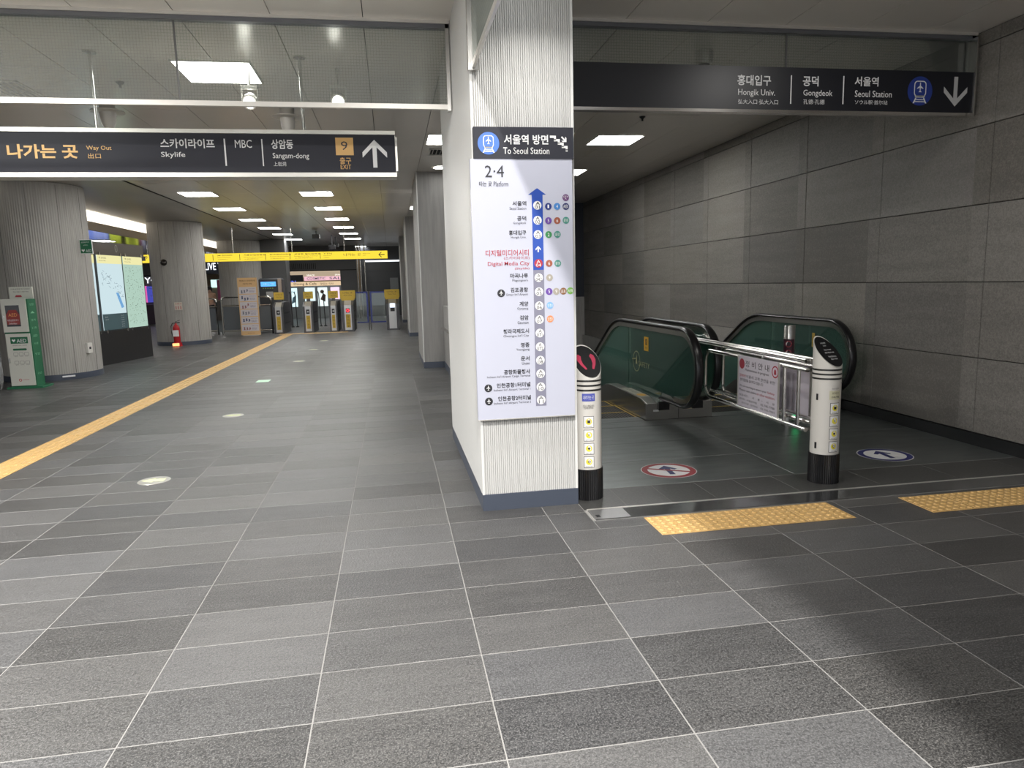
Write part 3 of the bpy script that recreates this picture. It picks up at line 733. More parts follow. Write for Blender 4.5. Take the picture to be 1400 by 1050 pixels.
# glass smoke screens
def screen(name, label, a, c, z0, z1, joints, m, axis='x', post=None, top=.05, rw=.016):
    """a: fixed coordinate; c: (start, end) along the other axis"""
    mid = (c[0]+c[1])/2; t = thing(name, label, 'glass screen', (mid, a, z0) if axis == 'x' else (a, mid, z0))
    def bx(mb, s0, s1, d0, d1, za, zb): return mb.box(s0, s1, a+d0, a+d1, za, zb) if axis == 'x' else mb.box(a+d0, a+d1, s0, s1, za, zb)
    e = [c[0]]+list(joints)+[c[1]]
    for i in range(len(e)-1):
        b = MB(); bx(b, e[i]+.004, e[i+1]-.004, -.004, .004, z0+.012, z1-.02); b.build('pane', m, t)
    for j in joints:
        b = MB(); bx(b, j-.006, j+.006, -.006, .006, z0+.03, z1-top); b.build('joint_strip', mat('joint_grey', (.10, .10, .10), .5), t)
    b = MB(); bx(b, c[0], c[1], -rw, rw, z0-.008, z0+.026); b.build('bottom_rail', M_ALU, t)
    b = MB(); bx(b, c[0], c[1], -.03, .03, z1-top, z1); b.build('top_rail', mat('top_channel', (.16, .165, .18), .35, metal=.4), t)
    for (s, w_) in (post or []):
        b = MB(); bx(b, s-w_, s+w_, -.03, .03, z0-.02, z1-.001); b.build('end_post', M_STEEL, t)
    return t
screen('glass_screen', 'wired glass smoke screen with steel rail above the exit sign', 5.3, (-6.5, .498), 2.68, CEIL, (-5.05, -3.2, -1.355), M_WIREGLASS, post=[(.482, .012)])
screen('glass_screen', 'wired glass smoke screen behind the right direction sign', 5.15, (1.122, 4.655), 2.665, CEIL, (3.04,), M_WIREGLASS, post=[(4.632, .018)])
screen('glass_screen', 'wired glass screen clouded to block light, running from the white pillar over the camera', .525, (-1.3, 4.185), 2.64, CEIL, (1.4,), M_BLOCKGLASS, axis='y', post=[(4.165, .016)], top=.04, rw=.008)
# header seen at the screens' top
b = MB(); b.box(-6.5, .5, 5.26, 5.268, CEIL-.022, CEIL); tag(b.build('trim_2', M_ALU), 'pale ceiling trim in front of the left glass screen', kind='structure')
b = MB(); b.box(1.12, 4.655, 5.11, 5.118, CEIL-.022, CEIL); tag(b.build('trim_3', M_ALU), 'pale ceiling trim in front of the right glass screen', kind='structure')

# ================================================================ SIGNS
def arrow_pts(w, h, t):
    """upright arrow, tip at the top, in a w x h box"""
    hw = w/2; k = hw*1.0; s = t/2; q = t*1.25
    return [(0, h), (hw, h-k), (hw, h-k-q), (s, h-q-s), (s, 0), (-s, 0), (-s, h-q-s), (-hw, h-k-q), (-hw, h-k)]
PLANE_HALF = [(0, 1), (.07, .93), (.10, .8), (.10, .42), (.62, .02), (.62, -.14), (.10, .04), (.07, -.42), (.26, -.60), (.26, -.72), (0, -.66)]
def plane_pts(c, s): return [(c[0]+x_*s, c[1]+y_*s) for x_, y_ in PLANE_HALF]+[(c[0]-x_*s, c[1]+y_*s) for x_, y_ in PLANE_HALF[::-1][1:-1]]
def ring(mb, outer, inner, P0, U, V):
    n = len(outer); P0, U, V = map(Vector, (P0, U, V))
    vs = [P0+u*U+v*V for u, v in outer]+[P0+u*U+v*V for u, v in inner]
    mb.add(vs, [(i, (i+1) % n, (i+1) % n+n, i+n) for i in range(n)])
def rrect(cx, cz, w, h, r, n=5, taper=0):
    p = []
    for sx, sz, a0 in ((1, 1, 0), (-1, 1, 90), (-1, -1, 180), (1, -1, 270)):
        for k in range(n+1):
            a = math.radians(a0+90*k/n); x_ = cx+sx*(w/2-r)+r*math.cos(a); z_ = cz+sz*(h/2-r)+r*math.sin(a)
            p.append((x_+(taper*(z_-cz)*(-1 if x_ > cx else 1)), z_))
    return p
def train_logo(parent, cx, cz, r, y, m_disc, name='train_symbol'):
    P0 = (cx, y, cz); b = MB(); b.poly(circ(0, 0, r, 40), P0, X, Z); d = b.build(name, m_disc, parent)
    b = MB(); P0 = (cx, y-.0012, cz)
    ring(b, rrect(0, .16*r, .98*r, 1.08*r, .26*r), rrect(0, .16*r, .84*r, .94*r, .2*r), P0, X, Z)
    b.poly(plane_pts((0, .20*r), .40*r), P0, X, Z)
    b.poly([(-.42*r, -.30*r), (.42*r, -.30*r), (.36*r, -.44*r), (-.36*r, -.44*r)], P0, X, Z)
    for s in (-1, 1): b.poly([(s*.26*r, -.46*r), (s*.36*r, -.46*r), (s*.56*r, -.84*r), (s*.44*r, -.84*r)], P0, X, Z)
    for zz, ww in ((-.56, .34), (-.70, .42)): b.poly([(-ww*r, zz*r), (ww*r, zz*r), (ww*r, (zz-.06)*r), (-ww*r, (zz-.06)*r)], P0, X, Z)
    b.build('pictogram', M_WHITE, d)
def texts(parent, rows_, y, name='lettering'):
    by = {}
    for r_ in rows_:
        by.setdefault(r_[5], MB()).text(r_[0], (r_[1], y, r_[3]), X, Z, r_[2]-r_[1], r_[4]-r_[3], r_[6] if len(r_) > 6 else 0)
    for k, mb in by.items(): mb.build(name, COLS[k], parent)
SH = lambda tab, k: [r_ for r_ in tab if r_[0] == k]
# left exit sign
fr = SH(LEFT_SIGN_SHAPES, 'frame')[0]; pn = SH(LEFT_SIGN_SHAPES, 'panel')[0]
t = thing('exit_sign', 'long dark hanging exit sign with orange and white Korean lettering', 'sign', (-2, 6.15, 2.5))
b = MB(); b.box(-4.6, fr[2], 6.10, 6.24, fr[3]+.02, fr[4]-.02); b.build('sign_box', M_ALU, t)
b = MB(); b.box(-4.6, fr[2], 6.07, 6.26, fr[3], pn[3]); b.build('bottom_frame', M_ALU, t)
b = MB(); b.box(-4.6, fr[2], 6.07, 6.26, pn[4], fr[4]); b.build('top_frame', M_ALU, t)
b = MB(); b.box(-4.58, pn[2]-.004, 6.086, 6.10, pn[3], pn[4]); b.build('face_panel', M_SIGN, t)
b = MB(); b.box(fr[2], fr[2]+.014, 6.10, 6.27, fr[3]+.05, fr[4]-.045); b.build('end_cap', M_ALU, t)
yt = 6.0845
texts(t, LEFT_SIGN_TEXT, yt-.001)
for r_ in SH(LEFT_SIGN_SHAPES, 'bar'):
    b = MB(); b.box(r_[1]+.004, r_[2]-.004, yt-.001, yt, r_[3], r_[4]); b.build('divider_bar', M_WHITE, t)
r_ = SH(LEFT_SIGN_SHAPES, 'square')[0]; b = MB(); b.box(r_[1], r_[2], yt-.0005, yt+.001, r_[3], r_[4]); b.build('exit_number_plate', M_ORANGE, t)
r_ = SH(LEFT_SIGN_SHAPES, 'arrow')[0]; b = MB(); b.poly(arrow_pts(r_[2]-r_[1], r_[4]-r_[3], .034), ((r_[1]+r_[2])/2, yt-.001, r_[3]), X, Z); b.build('up_arrow', M_WHITE, t)
for x in (-3.85, -2.21, -.64):
    b = MB(); b.cyl(x, 6.17, fr[4], CEIL, .013, n=10); b.lathe(x, 6.17, [(.013, CEIL-.012), (.05, CEIL-.01), (.05, CEIL)], 16); b.build('hanging_rod', M_STEEL, t, smooth=True)
# right direction sign
pn = SH(RIGHT_SIGN_SHAPES, 'panel')[0]; x1 = 4.60
t = thing('direction_sign', 'long black direction sign to Seoul Station over the escalators', 'sign', (2.9, 5.1, 2.8))
b = MB(); b.box(1.125, x1, 5.065, 5.112, pn[3], pn[4]+.01); b.build('sign_box', M_BLACK, t)
b = MB(); b.box(1.125, x1, 5.06, 5.066, pn[3], pn[4]+.01); b.build('face_panel', M_SIGN2, t)
b = MB(); b.box(1.125, x1+.01, 5.05, 5.115, pn[3]-.022, pn[3]); b.build('bottom_rail', M_CHROME, t)
b = MB(); b.box(x1, x1+.012, 5.052, 5.112, pn[3]-.02, CEIL-.05); b.build('end_channel', M_CHROME, t)
yt = 5.0585
texts(t, RIGHT_SIGN_TEXT, yt)
for r_ in SH(RIGHT_SIGN_SHAPES, 'bar'):
    b = MB(); b.box(r_[1]+.003, r_[2]-.003, yt-.001, yt, r_[3], r_[4]); b.build('divider_bar', M_WHITE, t)
r_ = SH(RIGHT_SIGN_SHAPES, 'logo')[0]; train_logo(t, (r_[1]+r_[2])/2, (r_[3]+r_[4])/2, (r_[4]-r_[3])/2, yt, mat('logo_blue', (.02, .045, .26), .4))
r_ = SH(RIGHT_SIGN_SHAPES, 'arrow')[0]; ar = [(u, (r_[4]-r_[3])-v) for u, v in arrow_pts(min(r_[2], 4.58)-r_[1], r_[4]-r_[3], .034)]
b = MB(); b.poly(ar, ((r_[1]+min(r_[2], 4.58))/2, yt, r_[3]), X, Z); b.build('down_arrow', mat('arrow_grey', (.55, .55, .55), .5), t)
# header on the white pillar
r_ = SH(HEADER_SHAPES, 'panel')[0]
t = thing('pillar_header_sign', 'charcoal sign reading To Seoul Station at the top of the line map', 'sign', (.8, 4.17, 2.22))
b = MB(); b.box(r_[1], r_[2], 4.152, 4.197, r_[3], r_[4]); b.build('sign_plate', M_SIGN, t)
texts(t, HEADER_TEXT, 4.1505)
q = SH(HEADER_SHAPES, 'logo')[0]; train_logo(t, (q[1]+q[2])/2, (q[3]+q[4])/2, (q[4]-q[3])/2*.98, 4.151, mat('logo_blue_bright', (.05, .16, .62), .4))
q = SH(HEADER_SHAPES, 'stairs')[0]; b = MB(); w_ = q[2]-q[1]; h_ = q[4]-q[3]; n = 4; th_ = .0125
xs_ = [i*(w_-th_)/n for i in range(n+1)]; zt = [h_-i*(h_-th_)/n for i in range(n+1)]
for i in range(n+1):
    xe = (xs_[i+1] if i < n else w_)
    b.box(q[1]+(xs_[i] if i == 0 else xs_[i]), q[1]+xe+(th_ if i < n else 0), 4.1505, 4.152, q[3]+zt[i]-th_, q[3]+zt[i])
    if i < n: b.box(q[1]+xs_[i+1], q[1]+xs_[i+1]+th_, 4.1505, 4.152, q[3]+zt[i+1]-th_*.5, q[3]+zt[i]-th_)
b.build('stairs_symbol', M_WHITE, t)
q = SH(HEADER_SHAPES, 'small')[0]; s_ = (q[2]-q[1]); b = MB(); c_ = ((q[1]+q[2])/2, 4.1506, (q[3]+q[4])/2+.004)
ap = arrow_pts(s_*.72, s_*.95, .009); a_ = math.radians(-135)
b.poly([(u*math.cos(a_)-(v-s_*.47)*math.sin(a_), u*math.sin(a_)+(v-s_*.47)*math.cos(a_)) for u, v in ap], c_, X, Z); b.build('down_arrow', M_WHITE, t)
# line map board
BC = {'white': M_WHITE, 'air': M_INK, 'red': COLS['r'], 'navy': (.02, .04, .22), 'blue': (.06, .22, .55), 'indigo': (.02, .025, .12), 'plum': (.13, .05, .16), 'purple': (.14, .06, .34), 'brown': (.32, .09, .05),
      'teal': (.05, .25, .20), 'green': (.04, .25, .08), 'khaki': (.36, .33, .28), 'umber': (.22, .10, .04), 'lime': (.17, .38, .07), 'sky': (.20, .42, .75), 'orange': (.80, .26, .11)}
for k, v in BC.items():
    if isinstance(v, tuple): BC[k] = mat('line_'+k, v, .5)
M_ROUTEB = mat('route_blue', (.02, .07, .38), .4); M_ROUTEG = mat('route_grey', (.22, .22, .29), .4)
r_ = SH(BOARD_SHAPES, 'panel')[0]
t = thing('line_map_board', 'tall white line map board with station names on the white pillar', 'map board', (.8, 4.17, 1.3))
b = MB(); b.box(r_[1], r_[2], 4.156, 4.197, r_[3], r_[4]); b.build('board', M_BOARD, t)
b = MB(); b.box(r_[1]-.002, r_[2]+.002, 4.154, 4.198, r_[3]-.006, r_[3]); b.build('bottom_edge', M_ALU, t)
q = SH(BOARD_SHAPES, 'blue')[0]; g = SH(BOARD_SHAPES, 'grey')[0]; hd = SH(BOARD_SHAPES, 'head')[0]
xc = (q[1]+q[2]+g[1]+g[2])/4; hw = (q[2]-q[1])/2
b = MB(); b.poly([(-hw, q[3]), (hw, q[3]), (hw, hd[3]), (hw*1.65, hd[3]), (0, hd[4]), (-hw*1.65, hd[3]), (-hw, hd[3])], (xc, 4.1552, 0), X, Z); b.build('blue_route_arrow', M_ROUTEB, t)
b = MB(); b.poly([(-hw, g[3]), (hw, g[3]), (hw, q[3]), (-hw, q[3])], (xc, 4.1552, 0), X, Z); b.build('grey_route_line', M_ROUTEG, t)
u_ = SH(BOARD_SHAPES, 'uparrow')[0]; b = MB(); b.poly(arrow_pts(u_[2]-u_[1], u_[4]-u_[3], .008), (xc, 4.1542, u_[3]), X, Z); b.build('white_arrow', M_WHITE, t)
wt = MB(); pl_ = MB()
for c in BOARD_CIRCLES:
    cx = (c[1]+c[2])/2; cz = (c[3]+c[4])/2; rr = (c[4]-c[3])/2*.93
    if c[0] in ('white', 'red'): cx = xc
    b = MB(); b.poly(circ(0, 0, rr, 20), (cx, 4.1546, cz), X, Z); b.build('station_disc' if c[0] in ('white', 'red') else 'airport_disc' if c[0] == 'air' else 'transfer_disc', BC[c[0]], t)
    if c[0] == 'air': pl_.poly(plane_pts((0, 0), rr*.72), (cx, 4.1538, cz), X, Z)
    elif len(c) > 5: 
        ww = rr*(.5 if len(c[5]) == 1 else 1.45); wt.text(c[5], (cx-ww/2, 4.1538, cz-rr*.5), X, Z, ww, rr*1.0)
pl_.build('aeroplane_symbols', M_WHITE, t); wt.build('line_numbers', M_WHITE, t)
br = []
for r_ in BOARD_TEXT:
    r_ = list(r_)
    if r_[0].startswith('A\n'): w_ = r_[2]-r_[1]; r_[1] = xc-w_/2; r_[2] = xc+w_/2
    br.append(r_)
texts(t, br, 4.1536)

# ================================================================ TACTILE PAVING
def tact_dot():
    b = MB(); b.bev(-.148, .148, -.148, .148, 0, .003, .001)
    for i in range(6):
        for j in range(6):
            b.lathe(-.122+.0488*i, -.122+.0488*j, [(.0165, .003), (.011, .0085), (0, .0088)], 8)
    return b
def tact_bar():
    b = MB(); b.bev(-.138, .138, -.148, .148, 0, .003, .001)
    for i in range(4):
        x = -.102+.068*i; b.bev(x-.017, x+.017, -.140, .140, .003, .008, .004)
    return b
def tact_path(name, label, mk, spots, rot=0):
    t = thing(name, label, 'tactile paving', (spots[0][0], spots[0][1], 0))
    me = bpy.data.meshes.new('tile'); mb = mk(); me.from_pydata(mb.v, [], mb.f); me.materials.append(M_YTACT)
    for x, y in spots:
        o = bpy.data.objects.new('tile', me); COL.objects.link(o); o.parent = t
        o.location = (x-spots[0][0], y-spots[0][1], .0005); o.rotation_euler.z = rot
tact_path('tactile_strip', 'yellow dotted warning tiles in front of the left escalator', tact_dot, [(1.576+.3*i, 3.69) for i in range(4)])
tact_path('tactile_strip', 'yellow dotted warning tiles at the right edge by the stone wall', tact_dot, [(3.262+.3*i, 3.662) for i in range(5)])
tact_path('tactile_strip', 'long yellow guiding line of ribbed tiles running to the gates', tact_bar, [(-3.215, .5+.2985*i) for i in range(74)])
tact_path('tactile_strip', 'short yellow cross strip of dotted tiles before the gates', tact_dot, [(-3.35+.3*i, 22.70) for i in range(7)])
# floor markers
for i, (y, lab) in enumerate([(5.52, 'nearest, beside the yellow guiding line'), (8.24, 'second from the camera'), (14.08, 'fourth from the camera'), (16.61, 'fifth from the camera'), (19.28, 'farthest, close to the gates')]):
    t = thing('floor_marker', 'round metal floor marker with pale yellow arrow, '+lab, 'floor marker', (-1.84, y, 0), 'floor markers along the hall')
    b = MB(); b.lathe(-1.84, y, [(.115, 0), (.112, .003), (0, .003)], 28); b.build('disc', mat('marker_metal', (.42, .41, .38), .35, metal=.6), t)
    b = MB(); b.prism([(-.09, 0), (0, .055), (0, .025), (.075, .04), (.075, -.04), (0, -.025), (0, -.055)], (-1.84, y, .0031), X, Y_, (0, 0, .0015)); b.build('arrow', mat('photo_yellow', (.62, .66, .36), .5), t)
b = MB(); b.box(-2.12, -1.93, 11.12, 11.38, 0, .003); tag(b.build('floor_marker', mat('marker_mint', (.55, .8, .62), .4)), 'pale green rectangular floor sticker, third marker from the camera', 'floor marker', 'floor markers along the hall')
# floor stickers at the landing
def sticker(x, y, r, rimc, label, bar):
    t = thing('floor_sticker', label, 'floor sticker', (x, y, .001))
    b = MB(); b.poly(circ(0, 0, r, 40), (x, y, .0022), X, Y_); b.build('disc', M_WHITE, t)
    b = MB(); ring(b, circ(0, 0, r*.97, 40), circ(0, 0, r*.76, 40), (x, y, .0028), X, Y_); b.build('rim', rimc, t)
    u = Vector((.25, .97, 0)).normalized(); v = Vector((-.97, .25, 0))
    u = Vector((.10, .995, 0)); v = Vector((-.995, .10, 0))
    b = MB(); A = [(0, .62), (.36, .16), (.24, .06), (.10, .20), (.10, -.55), (-.10, -.55), (-.10, .20), (-.24, .06), (-.36, .16)]
    b.poly([(p_[0]*r, p_[1]*r) for p_ in A], (x, y, .0032), v, u); b.build('arrow', mat('sticker_navy', (.02, .025, .13), .5), t)
    if bar: b = MB(); b.poly([(-.78*r, .07*r), (.78*r, .07*r), (.78*r, -.07*r), (-.78*r, -.07*r)], (x, y, .0036), Vector((.87, -.5, 0)), Vector((.5, .87, 0))); b.build('slash', rimc, t)
sticker(1.975, 4.79, .205, mat('sticker_red', (.30, .02, .03), .5), 'round red no entry floor sticker before the left escalator', True)
sticker(3.765, 4.78, .20, mat('sticker_blue', (.025, .03, .16), .5), 'round blue arrow floor sticker before the right escalator', False)

# ================================================================ BOLLARDS
def bollard(x, y, label, az, face):
    r = .093; t = thing('bollard', label, 'bollard', (x, y, 0), 'white bollards at the escalator entrance')
    n = 40; d = Vector((math.cos(az), math.sin(az), 0))
    def ztop(px, py): return .90-.98*((px*d.x+py*d.y)/r)*.105
    vs = []; fs = []
    for k in range(n):
        a = 2*math.pi*k/n; px, py = r*math.cos(a), r*math.sin(a); vs += [(x+px, y+py, .2), (x+px, y+py, ztop(px, py))]
    fs = [(2*i, 2*((i+1) % n), 2*((i+1) % n)+1, 2*i+1) for i in range(n)]
    vs.append((x, y, .90)); fs += [(2*i+1, 2*((i+1) % n)+1, 2*n) for i in range(n)]
    b = MB(); b.add(vs, fs); b.build('post', M_OFFWHITE, t, smooth=True)
    # slanted face
    u = Vector((-d.y, d.x, 0)); v = (-d+Vector((0, 0, 1.03))).normalized(); nn = Vector((d.x*1.03, d.y*1.03, 1)).normalized()
    L_ = math.hypot(r, r*1.03)
    c = Vector((x, y, .90))+nn*.003
    b = MB(); b.prism(circ(0, 0, r*.96, 36, ry=L_*.97), c-nn*.003, u, v, nn*.005); f = b.build('slanted_face', M_FACE, t)
    c2 = c+nn*.003
    if face == 'feet':
        b = MB()
        for s in (-1, 1):
            b.poly([(s*(.018+.0), -.065), (s*.030, -.068), (s*.052, -.03), (s*.066, .01), (s*.062, .045), (s*.045, .058), (s*.030, .04), (s*.036, .012), (s*.034, -.02), (s*.024, -.045)], c2, u, v)
        b.build('footprints', mat('foot_red', (.36, .02, .06), .5, emit=.02), f)
    else:
        b = MB(); 
        for tx, vv, ww, hh in (('스마트관제', .07, .05, .014), ('CCTV', .048, .03, .01), ('Safety Handrail', .012, .07, .012), ('손잡이를 잡으세요', -.012, .09, .012), ('Assist Entrance', -.045, .075, .013), ('출입구 안내', -.068, .06, .012)):
            b.text(tx, c2+u*(-ww/2)+v*(vv-.006), u, v, ww, hh)
        b.build('lettering', M_WHITE, f)
    for z in (.725, .755, .785):
        b = MB(); b.lathe(x, y, [(r+.0005, z-.006), (r+.0012, z-.006), (r+.0012, z+.006), (r+.0005, z+.006)], 40); b.build('ring', M_STEEL if z == .755 and False else mat('ring_dark', (.05, .05, .05), .3, metal=.6), t, smooth=True)
    # ribbed rubber foot
    n = 96; vs = []; fs = []
    for k in range(n):
        a = 2*math.pi*k/n; rr = r+.008-(.0035 if k % 2 else 0); vs += [(x+rr*math.cos(a), y+rr*math.sin(a), 0), (x+rr*math.cos(a), y+rr*math.sin(a), .205)]
    fs = [(2*i, 2*((i+1) % n), 2*((i+1) % n)+1, 2*i+1) for i in range(n)]+[tuple(2*i+1 for i in range(n))]
    b = MB(); b.add(vs, fs); b.build('rubber_foot', M_RUBBER, t)
    def plate(name, az2, z0, z1, half, m, par=t, off=.001):
        """a small plate wrapped on the post"""
        k = 6; vs = []
        for i in range(k+1):
            a = az2+(-half+2*half*i/k)/r; vs += [(x+(r+off)*math.cos(a), y+(r+off)*math.sin(a), z) for z in (z0, z1)]
        b = MB(); b.add(vs, [(2*i, 2*i+2, 2*i+3, 2*i+1) for i in range(k)]); return b.build(name, m, par)
    def wrap(t_, az2, w_, z0, h_, m, par, off=.002):
        mb = MB(); vs_, fs_ = glyphs(t_, 0); xs = [v_[0] for v_ in vs_]; ys = [v_[1] for v_ in vs_]; a0, a1, b0, b1 = min(xs), max(xs), min(ys), max(ys)
        mb.add([(x+(r+off)*math.cos(az2+((p-a0)/(a1-a0)-.5)*w_/r), y+(r+off)*math.sin(az2+((p-a0)/(a1-a0)-.5)*w_/r), z0+(q-b0)/(b1-b0)*h_) for p, q in vs_], fs_)
        return mb.build('lettering', m, par)
    az2 = math.radians(-99) if face == 'feet' else math.radians(-86)
    if face == 'feet':
        pl = plate('blue_plate', az2, .655, .705, .042, mat('plate_blue', (.08, .10, .42), .4)); wrap('내려가는 곳', az2, .068, .667, .026, M_WHITE, pl)
        wrap('안전사고 예방을 위하여\n손잡이를 잡아주세요', az2, .07, .605, .028, M_INK, pl)
        z0 = .52
    else:
        pl = plate('notice_plate', az2, .585, .645, .042, mat('plate_cream', (.62, .60, .42), .5)); wrap('안전 이용 안내', az2, .05, .622, .014, M_INK, pl)
        wrap('1544-7788', az2, .055, .597, .012, M_INK, pl); wrap('승강기 안전수칙', az2, .05, .655, .010, M_INK, pl)
        for zz in (.60, .265): plate('socket', math.radians(-160), zz-.022, zz+.022, .008, M_BLACK)
        z0 = .525
    for i in range(4):
        zc = z0-.088*i
        p = plate('safety_pictogram', az2, zc-.038, zc+.038, .034, M_INK, off=.0008)
        plate('white_field', az2, zc-.035, zc+.035, .031, M_WHITE, par=p, off=.0014)
        k = 20; mb = MB(); vs = [(x+(r+.002)*math.cos(az2+.020*math.cos(2*math.pi*q/k)/r), y+(r+.002)*math.sin(az2+.020*math.cos(2*math.pi*q/k)/r), zc+.003+.021*math.sin(2*math.pi*q/k)) for q in range(k)]
        mb.add(vs, [tuple(range(k))]); mb.build('yellow_disc', mat('pictogram_yellow', (.78, .68, .06), .5), p)
        wrap('ⅡⅩ∧Π'[i] if False else ('■', '✕', '◆', '◎')[i], az2, .018, zc-.006, .018, M_INK, p, .0026)
        wrap(('뛰지마세요', '걷지마세요', '손잡이잡기', '기대지마세요')[i], az2, .042, zc-.033, .007, M_INK, p, .0022)
    return t
bollard(1.222, 4.335, 'white bollard with red footprints right beside the white pillar', math.radians(-80), 'feet')
bollard(2.895, 4.275, 'white bollard with black lettered top at the end of the chrome railing', math.radians(-72), 'text')

# ================================================================ CHROME RAILING, SIGN BOARDS, CENTRE POST
t = thing('chrome_railing', 'chrome tube railing between the two escalator entrances', 'railing', (2.88, 5.3, .1))
def loop(x, ya, yb, z0, z1, r):
    p = []
    p += [(x, ya, z0), (x, yb-r, z0)]
    for k in range(1, 7): a = math.radians(-90+15*k); p.append((x, yb-r+r*math.cos(a), z0+r+r*math.sin(a)))
    for k in range(0, 7): a = math.radians(15*k); p.append((x, yb-r+r*math.cos(a), z1-r+r*math.sin(a)))
    p += [(x, ya, z1)]
    return p
for x, yb in ((2.815, 5.975), (2.965, 5.93)):
    b = MB(); b.tube(loop(x, 4.375, yb, .345, .765, .10), .0165, 10); b.build('tube_loop', M_CHROME, t, smooth=True)
for x in (2.85, 2.93):
    b = MB(); b.tube([(x, 4.385, .825), (x, 6.78, .825)], .017, 10); b.build('top_rail', M_CHROME, t, smooth=True)
    b = MB(); b.tube([(x, 4.385, .395), (x, 5.95, .395)], .012, 8); b.build('lower_rail', M_CHROME, t, smooth=True)
for x, ys in ((2.815, (5.33, 4.66, 4.48)), (2.965, (5.33, 4.56))):
    for y in ys: b = MB(); b.tube([(x, y, .35), (x, y, .765)], .013, 8); b.build('upright', M_CHROME, t, smooth=True)
for z in (.825, .765, .345):
    b = MB(); b.tube([(2.815, 4.40, z), (2.965, 4.40, z)], .014, 8); b.build('clamp', M_STEEL, t, smooth=True)
for y in (5.0, 6.5):
    b = MB(); b.tube([(2.85, y, .825), (2.93, y, .825)], .008, 6); b.tube([(2.85, y, .825), (2.82, y, .77)], .007, 6); b.build('clamp', M_STEEL, t, smooth=True)
# notice hung on the railing: reads from the left side
t = thing('notice_board', 'white maintenance notice board hanging on the near side of the railing', 'notice', (2.79, 5.0, .58))
b = MB(); b.box(2.780, 2.788, 4.69, 5.295, .372, .785); b.build('board', mat('notice_white', (.62, .58, .64), .4), t)
b = MB(); b.box(2.778, 2.792, 5.285, 5.30, .37, .787); b.box(2.778, 2.792, 4.685, 4.69, .37, .787); b.build('edge', M_ALU, t)
U = Vector((0, -1, 0)); P0 = Vector((2.7788, 5.285, 0)); k = MB(); rd = MB()
for tx, u_, z_, w_, h_, c_ in (('정 비 안 내', .11, .70, .36, .052, k), ('Maintenance in progress', .11, .662, .36, .026, k), ('엘리베이터', .02, .612, .10, .026, rd), ('이용시 고객 안전을 위한', .13, .612, .43, .026, k), ('정기점검을 실시하고 있습니다', .03, .578, .36, .024, k),
                               ('We are working to ensure your', .02, .528, .42, .022, k), ('Safety', .455, .528, .10, .022, rd), ('Please use stairs', .02, .498, .27, .020, k), ('or other escalators', .30, .498, .26, .020, rd),
                               ('점검시간 :     시     분  ~     시     분', .02, .456, .54, .018, k), ('관리자 : 시설관리팀', .02, .424, .28, .017, k), ('02-745-7788', .36, .424, .20, .017, k), ('관리기관 : 공항철도', .06, .395, .26, .015, k), ('02-745-7001', .36, .395, .20, .015, k)):
    c_.text(tx, P0+U*u_+Vector((0, 0, z_)), U, Z, w_, h_)
k.build('lettering', M_INK, t); rd.build('red_lettering', COLS['r'], t)
b = MB(); b.poly(circ(0, 0, .042), P0+U*.055+Vector((0, 0, .72)), U, Z); b.build('red_emblem', mat('emblem_red', (.35, .04, .06), .5), t)
b = MB(); ring(b, circ(0, 0, .046), circ(0, 0, .036), P0+U*.555+Vector((0, 0, .71)), U, Z); b.poly([(-.016, -.02), (.016, -.02), (.012, .012), (0, .022), (-.012, .012)], P0+U*.555+Vector((-.0002, 0, .71)), U, Z); b.build('warning_emblem', COLS['r'], t)
b = MB(); b.box(2.996, 3.004, 4.60, 5.20, .36, .79); tag(b.build('notice_board', mat('notice_white', (.62, .58, .64), .4)), 'second notice board on the far side of the railing', 'notice')
# centre post
t = thing('centre_post', 'steel post with wheelchair and pushchair ban symbols before the right escalator', 'post', (3.66, 6.0, 0))
b = MB(); b.lathe(3.66, 6.0, [(.052, 0), (.052, .95), (.05, .955), (0, .955)], 28); b.build('post', M_STEEL, t, smooth=True)
b = MB(); a0 = math.radians(-128); r = .0532
for i in range(8): pass
vs = []
for i in range(9):
    a = a0+(-.055+.11*i/8)/r; vs += [(3.66+r*math.cos(a), 6+r*math.sin(a), z) for z in (.60, .83)]
b.add(vs, [(2*i, 2*i+2, 2*i+3, 2*i+1) for i in range(8)]); pl = b.build('symbol_plate', mat('plate_maroon', (.045, .012, .022), .4), t)
for zz in (.785, .70):
    b = MB(); w = MB()
    f = lambda p_, rr: [(3.66+rr*math.cos(a0+u/rr), 6+rr*math.sin(a0+u/rr), zz+v) for u, v in p_]
    b.add(f(circ(0, 0, .030, 24), .0538), [tuple(range(24))]); d = b.build('white_disc', M_WHITE, pl)
    n = 24; o_ = f(circ(0, 0, .030, n), .0543)+f(circ(0, 0, .0245, n), .0543); b = MB(); b.add(o_, [(i, (i+1) % n, (i+1) % n+n, i+n) for i in range(n)])
    b.add(f([(-.022, .018), (-.018, .022), (.022, -.018), (.018, -.022)], .0546), [(0, 1, 2, 3)]); b.build('ban_symbol', COLS['r'], pl)
    w.add(f([(-.008, .016), (0, .018), (.002, .004), (.014, .004), (.016, -.012), (.010, -.012), (.008, -.002), (-.006, -.002)], .05445), [tuple(range(8))]); w.build('figure', M_INK, pl)
b = MB(); b.box(3.70, 3.755, 5.965, 6.03, .045, .135); q = b.build('indicator_box', M_BLACK, t)
b = MB(); b.box(3.706, 3.75, 5.960, 5.9655, .055, .125); b.build('green_lamp', glow('green_lamp', (.05, .95, .30), .6), q)

